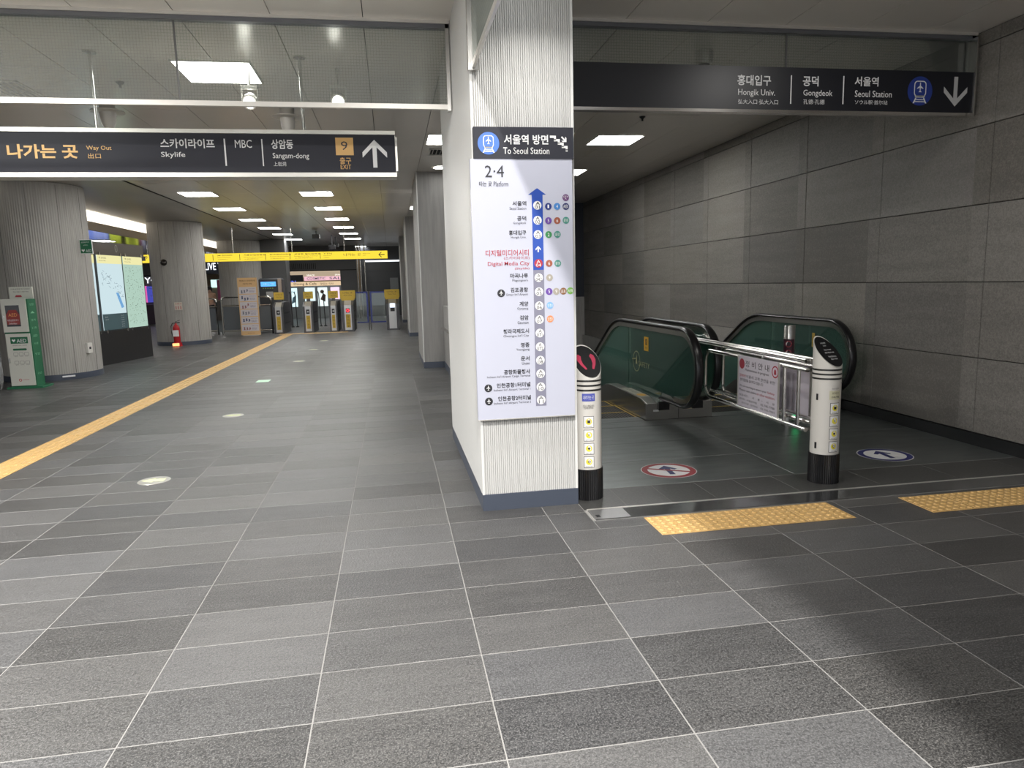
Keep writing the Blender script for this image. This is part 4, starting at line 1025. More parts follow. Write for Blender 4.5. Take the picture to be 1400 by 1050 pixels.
# ================================================================ ESCALATORS
M_STEP = mat('step_metal', (.035, .034, .032), .45, metal=.3)
M_YLINE = mat('step_yellow', (.50, .34, .05), .5)
TAN = math.tan(math.radians(30))
def zs(y, y0=8.05, s=.5):
    """deck height profile: level, then falling at 30 degrees with a soft bend"""
    if y <= y0-s/2: return 0.
    if y >= y0+s/2: return -(y-y0)*TAN
    q = (y-(y0-s/2)); return -TAN*q*q/(2*s)
def balustrade(t, xc, yf, hw, tag_=''):
    YE = 16.62; ys = [6.62, 6.80, 7.2, 7.6, 7.8, 7.9, 8.0, 8.1, 8.2, 8.3, 9, 10, 12, 14, YE]
    # skirt boxes and deck
    top = [(y, .20+zs(y)-(.035 if y < 6.7 else 0)) for y in ys]; bot = [(YE, -.75+zs(YE)), (8.3, -.65), (7.4, -.02), (6.62, .001)]
    b = MB(); b.prism([(y, z) for y, z in top+bot], (xc-hw, 0, 0), Y_, Z, (2*hw, 0, 0)); sk = b.build('skirt_casing', M_STEEL, t)
    b = MB()
    for s in (-1, 1):
        path = [(xc+s*.11, y, z+.004) for y, z in top]; b.sweep(path, [(-.05, -.002), (.05, -.002), (.05, .004), (-.05, .004)], (1, 0, 0))
    b.build('deck_cover', mat('deck_steel', (.42, .41, .39), .3, metal=.9), sk)
    b = MB(); b.box(xc-.045, xc+.07, 6.597, 6.622, .10, .185); b.build('handrail_inlet', M_BLACK, sk)
    # handrail path
    R = .365; zc = .588; yc = yf+R; path = [(xc, 6.63, zc-R-.005), (xc, yc+.1, zc-R)]
    for k in range(0, 19): a = math.radians(-90-10*k); path.append((xc, yc+R*math.cos(a), zc+R*math.sin(a)))
    for y in (7.2, 7.5, 7.75, 7.85, 7.95, 8.05, 8.15, 8.25, 8.35, 9, 10, 12, 14, YE): 
        if y > yc+.05: path.append((xc, y, zc+R+zs(y, 8.1)))
    sec = [(.040*math.cos(a)*1.0, .020*math.sin(a)) for a in [2*math.pi*k/12 for k in range(12)]]
    b = MB(); b.sweep(path, sec, (1, 0, 0)); b.build('handrail', M_RUBBER, t, smooth=True)
    # chrome track inside the handrail
    R2 = R-.046; p2 = [(xc, yc+.16, zc-R2)]
    for k in range(0, 19): a = math.radians(-90-10*k); p2.append((xc, yc+R2*math.cos(a), zc+R2*math.sin(a)))
    for y in (7.2, 7.5, 7.75, 7.85, 7.95, 8.05, 8.15, 8.25, 8.35, 9, 10, 12, 14, YE):
        if y > yc+.05: p2.append((xc, y, zc+R2+zs(y, 8.08)))
    b = MB(); b.sweep(p2, [(-.024, -.024), (.024, -.024), (.024, .022), (-.024, .022)], (1, 0, 0)); b.build('handrail_track', mat('track_chrome', (.62, .61, .58), .22, metal=1.0), t)
    # glass panels
    R3 = R-.060; o_ = []
    for k in range(2, 19): a = math.radians(-90-10*k); o_.append((yc+R3*math.cos(a), zc+R3*math.sin(a)))
    def top_at(y): return zc+R3+zs(y, 8.08)
    def glass(pts): b = MB(); b.prism(pts, (xc-.005, 0, 0), Y_, Z, (.010, 0, 0)); return b.build('glass_panel', M_ESCGLASS, t)
    j1 = 7.62; g1 = glass([(yc-.02, zc-R3), ]+o_+[(j1, top_at(j1)), (j1, .19), (6.7, .17), (6.62, zc-R3)])
    yy = [j1+.012, 7.8, 7.95, 8.1, 8.25, 8.4, 9.2]; glass([(y, top_at(y)) for y in yy]+[(y, .19+zs(y)) for y in yy[::-1]])
    for a_, c_ in ((9.21, 11.2), (11.21, 13.3), (13.31, 16.5)): glass([(a_, top_at(a_)), (c_, top_at(c_)), (c_, .19+zs(c_)), (a_, .19+zs(a_))])
    return g1, sk
def escalator(label, xl, xr, yfl, yfr, hw, loc):
    t = thing('escalator', label, 'escalator', loc)
    gl, sl = balustrade(t, xl, yfl, hw); gr, sr = balustrade(t, xr, yfr, hw)
    x0 = xl+hw+.01; x1 = xr-hw-.01
    b = MB(); b.box(x0, x1, 6.61, 6.82, -.03, .001); cb = b.build('comb_plate', M_PLATE, t)
    me = bpy.data.meshes.new('step'); mb = MB(); w = (x1-x0)/2
    mb.box(-w, w, -.2, .2, -.26, -.008); n = 30
    for i in range(n): mb.box(-w+2*w*(i+.2)/n, -w+2*w*(i+.8)/n, -.2, .2, -.008, 0)
    me.from_pydata(mb.v, [], mb.f); me.materials.append(M_STEP)
    ml = bpy.data.meshes.new('yellow_edge'); mb = MB()
    mb.box(-w, w, .178, .2, -.001, .0022); mb.box(-w, -w+.022, -.2, .2, -.001, .0022); mb.box(w-.022, w, -.2, .2, -.001, .0022)
    ml.from_pydata(mb.v, [], mb.f); ml.materials.append(M_YLINE)
    i = 0; y = 6.96
    while y < 16.4:
        o = bpy.data.objects.new('step', me); COL.objects.link(o); o.parent = t
        o.location = ((x0+x1)/2-loc[0], y-loc[1], -.006+min(0, zs(y, 8.05, 1.0))-loc[2])
        l = bpy.data.objects.new('yellow_edge', ml); COL.objects.link(l); l.parent = o
        y += .4
    return t, gl, gr, sl, sr
t, gl, gr, sl, sr = escalator('left escalator going down beside the white pillar, glass sides and black handrails', 1.33, 2.655, 5.75, 5.75, .175, (2.0, 6.7, 0))
U = Vector((0, -1, 0))
def on_glass(par, xg, y, z, w, h, m, name, txt=None, tm=None):
    b = MB(); b.box(xg-.0062, xg-.0052, y-w/2, y+w/2, z-h/2, z+h/2); s = b.build(name, m, par)
    if txt:
        b = MB()
        for tx, u_, v_, ww, hh in txt: b.text(tx, Vector((xg-.0068, y+w/2-u_, z-h/2+v_)), U, Z, ww, hh)
        b.build('sticker_print', tm or M_INK, s)
    return s
on_glass(gr, 2.655, 7.06, .735, .13, .15, mat('caution_orange', (.72, .40, .03), .5), 'caution_sticker', [('♿', .04, .065, .05, .06), ('주의', .035, .015, .065, .03)])
# round emblem with lettering on the glass
b = MB(); M_EMB = mat('emblem_ochre', (.30, .30, .16), .5)
ring(b, circ(0, 0, .115, 32), circ(0, 0, .105, 32), (2.6485, 7.36, .52), U, Z); b.poly([(0, .08), (.03, -.03), (-.03, -.03)], (2.6485, 7.36, .52), U, Z)
b.poly([(-.14, .02), (-.03, .035), (-.03, .02), (-.14, .005)], (2.6485, 7.36, .52), U, Z); b.text('SAFETY', (2.6485, 7.30, .475), U, Z, .34, .055); b.build('glass_emblem', M_EMB, gr)
# sticker on the deck
b = MB(); b.box(2.492, 2.60, 6.80, 7.42, .212, .2130); s = b.build('deck_sticker', mat('deck_sticker_white', (.50, .49, .42), .45), sr)
b = MB(); b.poly(circ(0, 0, .045, 20, ry=.075), (2.547, 6.93, .2136), X, Y_); b.build('orange_symbol', mat('deck_orange', (.75, .42, .05), .5), s)
b = MB(); b.text('손잡이를 꼭 잡아주세요', (2.575, 7.38, .21), Vector((0, -1, 0)), Vector((-1, 0, 0)) if False else Vector((1, 0, 0)), .32, .0) if False else b.text('손잡이 꼭 잡기', (2.515, 7.38, .2134), Vector((0, -1, 0)), Vector((1, 0, 0)), .32, .055); b.build('sticker_print', M_INK, s)
b = MB(); b.box(2.56, 2.62, 6.617, 6.6195, .085, .105); b.build('maker_plate', M_WHITE, sr)
t, gl2, gr2, sl2, sr2 = escalator('right escalator going down along the stone wall, glass sides and black handrails', 3.015, 4.42, 6.12, 6.12, .18, (3.7, 6.7, 0))
b = MB(); b.box(2.90, 2.99, 6.617, 6.6195, .095, .165); s = b.build('serial_plate', mat('serial_cream', (.66, .60, .42), .5), sl2)
on_glass(gr2, 4.42, 6.78, .73, .05, .15, mat('caution_ochre', (.40, .27, .05), .5), 'caution_sticker')
k = MB()
for i in range(4): k.text('▲ 안전손잡이 이용안내 ' if False else '● 걷거나 뛰지 마세요', Vector((3.0075, 6.98, .74-.10*i)), U, Z, .42, .035)
k.build('glass_lettering', mat('glass_print', (.03, .05, .045), .5), gl2)

# ================================================================ LEFT: CABINET, MAP STAND, EXTINGUISHER
t = thing('aed_cabinet', 'white and green defibrillator cabinet standing before the round column', 'cabinet', (-5.68, 11.75, 0))
cx0, cx1, cy = -5.80, -5.44, 11.72
W1 = mat('cabinet_white', (.60, .60, .54), .4)
b = MB(); b.bev(cx0-.04, cx1+.10, cy-.05, cy+.30, 0, .03, .004); b.build('base_plate', M_GREEN, t)
b = MB(); b.box(cx0, cx1, cy+.01, cy+.26, .03, 1.36); b.build('body', M_GREEN, t)
b = MB(); b.box(cx0+.01, cx1-.015, cy-.008, cy+.012, .045, .84); d1 = b.build('lower_door', W1, t)
b = MB(); b.box(cx0-.0, cx1-.02, cy-.012, cy+.012, .865, 1.365)
d2 = b.build('upper_door', W1, t)
b = MB(); b.box(cx0+.055, cx1-.115, cy-.0150, cy-.012, .95, 1.27); g_ = b.build('window', mat('cabinet_window', (.02, .018, .02), .15), d2)
b = MB(); b.prism([(-.085, -.12), (.085, -.12), (.095, .02), (.05, .10), (-.05, .10), (-.095, .02)], ((cx0+cx1)/2-.03, cy-.0155, 1.10), X, Z, (0, -.001, 0)); b.build('red_case', mat('case_red', (.26, .035, .03), .4), d2)
b = MB(); b.text('AED', (cx0+.09, cy-.0172, 1.10), X, Z, .12, .05, .01); b.build('case_lettering', mat('case_orange', (.75, .35, .12), .5), d2)
b = MB(); b.text('자동심장충격기', (cx0+.07, cy-.0172, 1.03), X, Z, .15, .03); b.text('Defibrillator', (cx0+.09, cy-.0172, .985), X, Z, .11, .025); b.build('lettering', M_WHITE, d2)
b = MB(); b.box(cx0+.015, cx0+.03, cy-.022, cy-.012, 1.06, 1.12); b.build('latch', M_STEEL, d2)
b = MB(); b.box(cx0+.015, cx0+.035, cy-.02, cy-.008, .40, .47); b.build('lock', M_STEEL, d1)
b = MB(); b.box(cx0+.07, cx1-.05, cy-.0095, cy-.008, .69, .79); q = b.build('name_plate', M_GREEN, d1)
b = MB(); b.text('AED', (cx0+.155, cy-.0105, .705), X, Z, .135, .055, .02); b.poly([(0, -.022), (.026, .008), (.018, .024), (.004, .016), (0, .01), (-.004, .016), (-.018, .024), (-.026, .008)], (cx0+.115, cy-.0105, .735), X, Z); b.build('lettering', M_WHITE, q)
k = MB(); k.text('심장마비환자 발생시 사용하세요', (cx0+.09, cy-.009, .655), X, Z, .20, .014)
for r_ in range(2):
    for c_ in range(3): ring(k, rrect(cx0+.12+.075*c_, .53-.13*r_, .06, .05, .01, 2), rrect(cx0+.12+.075*c_, .53-.13*r_, .054, .044, .008, 2), (0, cy-.009, 0), X, Z); k.text('가슴압박', (cx0+.095+.075*c_, cy-.009, .49-.13*r_), X, Z, .05, .010)
k.build('instructions', M_INK, d1)
b = MB(); b.prism(rrect(cx0+.185, .60, .19, .03, .012, 3), (0, cy-.0085, 0), X, Z, (0, -.001, 0)); b.build('green_band', M_GREEN, d1)
b = MB(); ring(b, circ(0, 0, .022), circ(0, 0, .013), (cx0+.14, cy-.009, .13), X, Z); b.text('보건복지부', (cx0+.175, cy-.009, .125), X, Z, .09, .02); b.build('red_emblem', mat('emblem_red2', (.45, .04, .05), .5), d1)
b = MB(); b.box(cx0+.035, cx1-.0, cy+.20, cy+.225, 1.36, 1.545); q = b.build('top_board', W1, t)
k = MB(); k.text('자동심장충격기(AED)', (cx0+.06, cy+.199, 1.50), X, Z, .27, .022); k.text('위급 상황시 사용하세요', (cx0+.09, cy+.199, 1.46), X, Z, .22, .02); k.build('lettering', M_INK, q)
b = MB(); b.poly([(-.05, 0), (.05, 0), (.035, .03), (-.035, .03)], (cx0+.16, cy+.1988, 1.39), X, Z); b.build('red_mark', COLS['r'], q)
k = MB()
for i, zz in enumerate((1.26, 1.14, 1.02, .90, .78, .66, .5, .2)): k.text(('심장', '▲', '충격', '119', 'AED', '사용', '방법', '응급')[i], (cx1+.0012, cy+.06, zz), (0, 1, 0), Z, .13, .035)
k.build('side_lettering', mat('pale_green_print', (.25, .5, .33), .5), t)
# green flag sign on the column
t = thing('flag_sign', 'small dark green projecting sign on the far left round column', 'sign', (-5.02, 12.95, 2.2))
a_ = Vector((-5.11, 12.98, 0)); b_ = Vector((-4.90, 12.93, 0)); U = (b_-a_).normalized()
b = MB(); b.obox((a_+b_)/2+Vector((0, 0, 2.195)), (b_-a_)/2, (-U.y*.006, U.x*.006, 0), (0, 0, .118)); b.build('plate', M_WHITE, t)
b = MB(); b.obox((a_+b_)/2+Vector((U.y*.007, -U.x*.007, 2.195)), (b_-a_)/2*.93, (-U.y*.001, U.x*.001, 0), (0, 0, .108)); q = b.build('green_face', M_GREEN, t)
k = MB(); o_ = Vector((U.y*.0095, -U.x*.0095, 0)); k.text('AED', a_+U*.10+o_+Vector((0, 0, 2.105)), U, Z, .10, .045); k.text('심장충격기', a_+U*.03+o_+Vector((0, 0, 2.255)), U, Z, .14, .025); k.text('설치장소', a_+U*.065+o_+Vector((0, 0, 2.21)), U, Z, .08, .02)
k.poly([(0, -.025), (.03, .01), (.02, .026), (0, .012), (-.02, .026), (-.03, .01)], a_+U*.055+o_+Vector((0, 0, 2.13)), U, Z); k.build('lettering', M_WHITE, q)
# outlet box and stone chip on the column
t = thing('outlet_box', 'small white outlet box low on the far left round column', 'outlet', (-5.14, 12.92, .50))
d = Vector((-5.14+5.82, 12.92-13.2, 0)).normalized(); c = Vector((-5.82, 13.2, .50))+d*.75; v = Vector((-d.y, d.x, 0))
b = MB(); b.obox(c, d*.03, v*.05, (0, 0, .085)); q = b.build('box', mat('outlet_white', (.66, .64, .60), .4), t)
b = MB(); b.obox(c+d*.031, d*.001, v*.02, (0, 0, .02)); b.build('socket', M_INK, t)
# map stand: plane through A and B, faces the hall
A = Vector((-5.67, 14.8, 0)); Bp = Vector((-5.33, 16.6, 0)); U = (Bp-A).normalized(); N = Vector((U.y, -U.x, 0)); ksc = (Bp-A).length/1.8
def MP(s, z, o=0): return A+U*(s*ksc)+N*o+Vector((0, 0, z))
t = thing('map_stand', 'tall dark stand with three backlit station maps behind the far left column', 'map stand', tuple(MP(.7, 0)))
def slab(name, s0, s1, z0, z1, o0, o1, m, par):
    b = MB(); p = [MP(s, z, o) for s in (s0, s1) for z in (z0, z1) for o in (o0, o1)]
    b.add(p, [(0, 1, 3, 2), (4, 6, 7, 5), (0, 4, 5, 1), (2, 3, 7, 6), (0, 2, 6, 4), (1, 5, 7, 3)]); return b.build(name, m, par)
slab('base_cabinet', -.62, 1.85, 0, .66, -.30, .02, M_BLACK, t); slab('body', -.62, 1.85, .66, 2.42, -.24, -.02, M_BLACK, t)
hd = slab('header_panel', -.62, 1.87, 2.17, 2.42, -.02, .012, mat('header_brown', (.075, .06, .048), .4), t)
b = MB(); ring(b, circ(0, 0, .045, 20, ry=.075), circ(0, 0, .036, 20, ry=.063), MP(.86, 2.31, .014), U, Z); b.text('i', MP(.85, 2.27, .014), U, Z, .012, .07); b.build('ring_emblem', mat('emblem_grey', (.4, .38, .35), .4), hd)
MAPS = [(-.55, .10, 'blue'), (.20, 1.03, 'blue'), (1.08, 1.80, 'green')]
for i, (s0, s1, kind) in enumerate(MAPS):
    q = slab('map_panel', s0, s1, .68, 2.165, -.012, -.002, glow('map_'+kind, (.56, .70, .74) if kind == 'blue' else (.40, .56, .47), .42), t)
    hb = slab('title_band', s0, s1, 2.0, 2.165, -.002, .001, glow('map_yellow', (.74, .70, .36), 0.45), q)
    b = MB(); b.text('역 안내도', MP(s0+.06, 2.09, .003), U, Z, .25, .04); b.text('Station Map', MP(s0+.06, 2.04, .003), U, Z, .22, .025); b.build('title_lettering', M_INK, hb)
    k = MB(); rs = random.Random(i+3)
    if kind == 'blue':
        slab('legend_band', s0, s1, .68, 1.0, -.002, .001, mat('map_teal', (.07, .13, .15), .4), q)
        lb = MB()
        for r_ in range(6): lb.text('출구 안내', MP(s1-.22, .72+.045*r_, .003), U, Z, .10, .018)
        lb.text('범례', MP(s0+.06, .93, .003), U, Z, .10, .022); lb.text('Legend', MP(s0+.06, .88, .003), U, Z, .12, .02); lb.build('legend_lettering', M_WHITE, q)
        for r_ in range(46):
            s_ = s0+.08+rs.random()*(s1-s0-.18); z_ = 1.95-(s_-s0)*.55-rs.random()*.35; L_ = .02+rs.random()*.07; an = rs.choice((0, 35, -35, 90))
            u_ = (math.cos(math.radians(an)), math.sin(math.radians(an))); k.poly([(0, 0), (L_*u_[0], L_*u_[1]), (L_*u_[0]-.006*u_[1], L_*u_[1]+.006*u_[0]), (-.006*u_[1], .006*u_[0])], MP(s_, z_, .002), U, Z)
        k.build('map_lines', mat('map_ink', (.12, .18, .26), .5), q)
        if i == 1: k = MB(); k.poly([(0, 0), (.09, 0), (.24, -.30), (.15, -.32)], MP(.72, 1.42, .0015), U, Z); k.build('river_mark', glow('map_river', (.16, .36, .62), .42), q)
    else:
        for r_ in range(220):
            s_ = s0+.04+rs.random()*(s1-s0-.1); z_ = .75+rs.random()*1.2; L_ = .008+rs.random()*.03; k.poly([(0, 0), (L_, 0), (L_, .007), (0, .007)], MP(s_, z_, .002), U, Z)
        k.build('map_dots', mat('map_dots', (.16, .24, .15), .5), q)
for s in (-.5, .04, .26, .97, 1.14, 1.74):
    for z in (.655, 2.19):
        b = MB(); p = MP(s, z, .02); b.obox(p, U*.018, N*.010, (0, 0, .03)); b.build('bracket', M_STEEL, t)
# fire extinguisher with stand and the plate above it
ex, ey = -5.535, 19.32
t = thing('fire_extinguisher', 'red fire extinguisher at the foot of the second round column', 'fire extinguisher', (ex, ey, 0))
RED = mat('extinguisher_red', (.42, .015, .02), .25)
b = MB(); b.lathe(ex, ey, [(0, .10), (.075, .10), (.082, .12), (.082, .46), (.07, .52), (.03, .56), (.022, .60), (0, .60)], 24); b.build('cylinder', RED, t, smooth=True)
b = MB(); b.box(ex-.075, ex+.075, ey-.0838, ey-.080, .26, .42); b.build('paper_label', M_WHITE, t)
b = MB(); b.box(ex-.02, ex+.10, ey-.012, ey+.012, .60, .625); b.obox((ex+.05, ey, .655), (.06, 0, .02), (0, .01, 0), (0, 0, .006)); b.build('lever', M_BLACK, t)
b = MB(); b.tube([(ex-.02, ey, .60), (ex-.08, ey, .60), (ex-.12, ey-.02, .52), (ex-.11, ey-.03, .36), (ex-.095, ey-.02, .26)], .012, 8); b.build('hose', M_BLACK, t, smooth=True)
b = MB(); b.cyl(ex, ey, 0, .10, .12, .10, 24); q = b.build('glowing_stand', RED, t)
b = MB(); b.box(ex-.09, ex+.07, ey-.128, ey-.108, .015, .085); b.build('light_plate', glow('stand_glow', (1, .42, .16), 0.80), q)
t = thing('extinguisher_plate', 'small white plate with red print above the fire extinguisher', 'sign', (-5.46, 19.53, 1.0))
b = MB(); b.box(-5.58, -5.39, 19.50, 19.508, .93, 1.13); q = b.build('plate', mat('plate_pale', (.60, .54, .46), .5), t)
b = MB(); b.text('소화기', (-5.56, 19.499, 1.07), X, Z, .15, .045); b.text('▮▮▮', (-5.55, 19.499, .95), X, Z, .13, .08); b.build('red_print', COLS['r'], q)
t = thing('dome_camera', 'small chrome dome on the second round column', 'camera', (-5.6, 19.5, 2.15))
b = MB(); b.lathe(0, 0, [(.085, 0), (.082, .03), (.06, .065), (0, .085)], 20); 
b.v = [(-5.75+v_[0], 19.545-v_[2], 2.16+v_[1]) for v_ in b.v]; b.build('dome', mat('dome_dark', (.05, .045, .04), .12, metal=.7), t, smooth=True)

# ================================================================ GATES AREA
M_GATE = mat('gate_grey', (.085, .085, .092), .35, metal=.5); M_GY = mat('gate_yellow', (.50, .34, .035), .5); M_GLT = mat('gate_steel', (.50, .50, .50), .3, metal=.8)
def gate(x, y, label, w=.30, wide=False, kind='yellow'):
    t = thing('ticket_gate', label, 'ticket gate', (x, y, 0), 'row of ticket gates')
    h = .98; L_ = 1.55
    b = MB(); b.prism([(0, 0), (L_, 0), (L_, h), (.28, h), (0, .84)], (x-w/2, y, 0), Y_, Z, (w, 0, 0)); b.build('body', M_GATE, t)
    b = MB(); b.prism([(-.004, .05), (-.004, .84), (.28, h+.004), (.28, h-.02), (.02, .82), (.02, .05)], (x-w*.30, y, 0), Y_, Z, (w*.60, 0, 0)); b.build('front_trim', M_GLT, t)
    for s in (-1, 1):
        b = MB(); b.box(x+s*w/2-.004, x+s*w/2+.004, y+.35, y+L_-.1, .62, .66); b.build('side_sensor', M_BLACK, t)
        b = MB(); b.box(x+s*w/2-.004, x+s*w/2+.004, y+.35, y+L_-.1, .30, .34); b.build('side_sensor', M_BLACK, t)
    if kind == 'yellow':
        b = MB(); b.box(x-w*.20, x+w*.20, y-.012, y-.005, .13, .55); q = b.build('yellow_strip', M_GY, t)
        b = MB()
        for i, ch in enumerate('나가는곳'): b.text(ch, (x-.03, y-.0135, .44-.10*i), X, Z, .06, .06)
        b.build('lettering', M_INK, q)
    b = MB(); b.box(x-w*.17, x+w*.17, y-.012, y-.005, .60, .74); q = b.build('card_reader', M_BLACK, t)
    if wide: b = MB(); ring(b, circ(0, 0, .055, 16), circ(0, 0, .022, 16), (x, y-.0135, .67), X, Z); b.build('red_ring', glow('gate_red', (1, .06, .08), 0.65), q)
    else: b = MB(); b.poly([(-.03, 0), (.01, .035), (.01, .012), (.035, .012), (.035, -.012), (.01, -.012), (.01, -.035)], (x, y-.0135, .67), X, Z); b.build('arrow', M_GLT, q)
    sw = .24 if wide else .15
    b = MB(); b.box(x-sw, x+sw, y+.34, y+.37, 1.07, 1.30); q = b.build('yellow_sign', M_GY, t)
    b = MB(); b.text('나가는 곳', (x-sw*.65, y+.3385, 1.20), X, Z, sw*1.3, .05, .01); b.text('Way Out', (x-sw*.55, y+.3385, 1.12), X, Z, sw*1.1, .045); b.build('lettering', M_INK, q)
    b = MB()
    if wide: b.prism([(-sw, 1.07), (sw, 1.07), (w/2, .97), (-w/2, .97)], (x, y+.34, 0), X, Z, (0, .025, 0))
    else: b.box(x-.06, x+.06, y+.345, y+.365, .97, 1.07)
    b.build('sign_foot', M_GY if wide else M_GATE, t)
    return t
gate(-3.52, 22.9, 'first ticket gate from the left, next to the metal barrier')
gate(-2.62, 22.9, 'second ticket gate from the left')
gate(-1.84, 22.9, 'third ticket gate from the left, close to the red lit one', .25)
gate(-1.39, 22.9, 'ticket gate with glowing red ring and wide yellow sign', .36, True)
t = gate(.02, 22.9, 'ticket gate with small screen on the far right, beside the grey pillar', .40, True, 'screen')
for c in list(t.children):
    if c.name.startswith('card_reader'): 
        for g_ in list(c.children): bpy.data.objects.remove(g_)
b = MB(); b.box(-.06, .10, 22.882, 22.892, .72, .86); b.build('screen', glow('gate_screen', (.75, .85, 1), 0.55), t)
b = MB(); b.box(-.09, .13, 22.885, 22.895, .10, .36); b.build('front_plate', M_GLT, t)
# glass flaps in blue frames
BLUE = mat('frame_blue', (.03, .045, .22), .4)
for i, (x0, x1, lab) in enumerate([(-1.13, -.78, 'left'), (-.66, -.20, 'right')]):
    t = thing('glass_gate', f'{lab} glass swing gate in blue frame beside the last ticket gate', 'gate', ((x0+x1)/2, 23.3, .2))
    b = MB(); b.box(x0, x1, 23.28, 23.31, 1.20, 1.25); b.box(x0, x1, 23.28, 23.31, .24, .28); sx = x1 if i == 0 else x0
    b.box(sx-.025, sx+.025, 23.28, 23.31, .24, 1.25); b.build('blue_frame', BLUE, t)
    b = MB(); b.box(x0+.01, x1-.01, 23.29, 23.30, .28, 1.20); b.build('glass_panel', M_CLEAR, t)
    b = MB(); px = x1+.03 if i == 0 else x0-.03; b.tube([(px, 23.3, 0), (px, 23.3, 1.26)], .018, 8); b.build('post', M_STEEL, t, smooth=True)
# tube barriers on the left
def barrier(x0, x1, y, h, label, one=False):
    t = thing('tube_barrier', label, 'barrier', ((x0+x1)/2, y, 0))
    p = [(x0, y, 0), (x0, y, h-.1)]+[(x0+.1-.1*math.cos(math.radians(a)), y, h-.1+.1*math.sin(math.radians(a))) for a in (30, 60, 90)]+[(x1-.1+.1*math.sin(math.radians(a)), y, h-.1+.1*math.cos(math.radians(a))) for a in (0, 30, 60, 90)]+[(x1, y, 0)]
    b = MB(); b.tube(p, .03, 10); b.build('frame_tube', M_STEEL, t, smooth=True)
    b = MB(); b.tube([(x0, y, h-.26), (x1, y, h-.26)], .018, 8); b.build('middle_rail', M_STEEL, t, smooth=True)
    b = MB(); b.tube([(x0, y, .12), (x1, y, .12)], .018, 8); b.build('bottom_rail', M_STEEL, t, smooth=True)
    b = MB(); b.box(x0+.04, x1-.04, y-.004, y+.004, .16, h-.30); b.build('infill_panel', mat('infill', (.09, .10, .11), .4), t)
barrier(-5.28, -3.78, 23.3, 1.18, 'steel tube barrier behind the orange information banner')
barrier(-6.9, -5.50, 23.6, 1.15, 'steel tube barrier beside the second round column')
barrier(-10.2, -8.4, 23.6, 1.10, 'steel tube barrier seen between the map stand and the second column')
# information banner
t = thing('information_banner', 'orange and white standing banner with six picture rows beside the gates', 'banner', (-4.33, 22.6, 0))
b = MB(); b.box(-4.61, -4.04, 22.60, 22.63, .02, 1.77); q = b.build('banner_panel', mat('banner_peach', (.66, .42, .20), .5), t)
b = MB(); b.box(-4.55, -4.10, 22.56, 22.80, 0, .02); b.build('foot', M_GLT, t)
k = MB(); k.text('역에서 안전하게', (-4.55, 22.597, 1.65), X, Z, .46, .055, .01); k.text('이용하는 방법', (-4.45, 22.597, 1.56), X, Z, .26, .05, .01); k.text('안전수칙', (-4.42, 22.597, .06), X, Z, .2, .03); k.build('title', mat('banner_brown', (.16, .08, .03), .5), q)
for i in range(6):
    z1 = 1.49-.228*i; b = MB(); b.box(-4.58, -4.075, 22.5955, 22.5985, z1-.205, z1); r_ = b.build('picture_row', mat('row_pale', (.58, .54, .56), .5), q)
    rs = random.Random(i)
    b = MB()
    for j in range(3): cx = -4.50+.08*j; cz = z1-.06-rs.random()*.07; b.poly(circ(0, 0, .025, 8), (cx, 22.595-.0005*j, cz), X, Z); b.poly([(-.03, -.06), (.03, -.06+.02*j), (.01, 0), (-.01, 0)], (cx, 22.5944, cz-.01), X, Z)
    b.build('drawing', mat(('draw_grey', 'draw_navy', 'draw_brown')[i % 3], ((.16, .16, .20), (.06, .07, .14), (.28, .12, .12))[i % 3], .5), q)
    b = MB(); b.text('안전하게 이용하세요', (-4.29, 22.595, z1-.065), X, Z, .19, .025); b.text('손잡이를 꼭 잡고\n천천히 걸어요', (-4.29, 22.595, z1-.17), X, Z, .17, .07); b.build('row_text', mat('row_ink', (.14, .10, .22), .5), q)
# ticket machine
t = thing('ticket_machine', 'dark card charging machine with bright blue screen behind the barrier', 'machine', (-4.1, 25.7, 0))
b = MB(); b.bev(-4.50, -3.72, 25.5, 26.1, 0, 1.78, .05); b.build('body', mat('machine_dark', (.05, .052, .058), .4), t)
b = MB(); b.box(-4.43, -3.93, 25.485, 25.5, 1.50, 1.66); b.build('blue_screen', glow('screen_blue', (.12, .42, .95), 0.55), t)
b = MB(); b.text('교통카드 충전', (-4.36, 25.483, 1.55), X, Z, .36, .05); b.build('lettering', M_WHITE, t)
b = MB(); b.text('● ● ● ● ●', (-4.38, 25.49, 1.42), X, Z, .36, .03); b.build('icons', mat('icon_green', (.25, .5, .12), .5), t)
b = MB(); b.box(-4.27, -4.04, 25.485, 25.5, 1.12, 1.32); b.build('paper_notice', mat('paper', (.45, .45, .44), .6), t)
b = MB(); b.box(-3.86, -3.74, 25.48, 25.5, 1.15, 1.76); b.build('side_poster', mat('poster_pale', (.50, .40, .34), .5), t)
b = MB(); b.box(-4.45, -3.77, 25.44, 25.5, .70, .86); b.build('shelf', M_GATE, t)
# slim black posts behind the gates
for i, (x, lab) in enumerate([(-3.60, 'first'), (-3.44, 'second'), (-2.60, 'third'), (-2.44, 'fourth')]):
    t = thing('slim_post', f'slim black post behind the ticket gates, {lab} from the left', 'post', (x, 26.6, 0), 'slim black posts')
    b = MB(); b.tube([(x, 26.6, 0), (x+.0, 26.6, .05), (x-.02, 26.6, 1.2), (x-.05, 26.6, 1.28)], [.035, .016, .016, .02], 8); b.build('rod', M_BLACK, t, smooth=True)
    b = MB(); b.lathe(x, 26.6, [(0, .0), (.06, .0), (.055, .03), (0, .035)], 12); b.build('foot', M_BLACK, t)
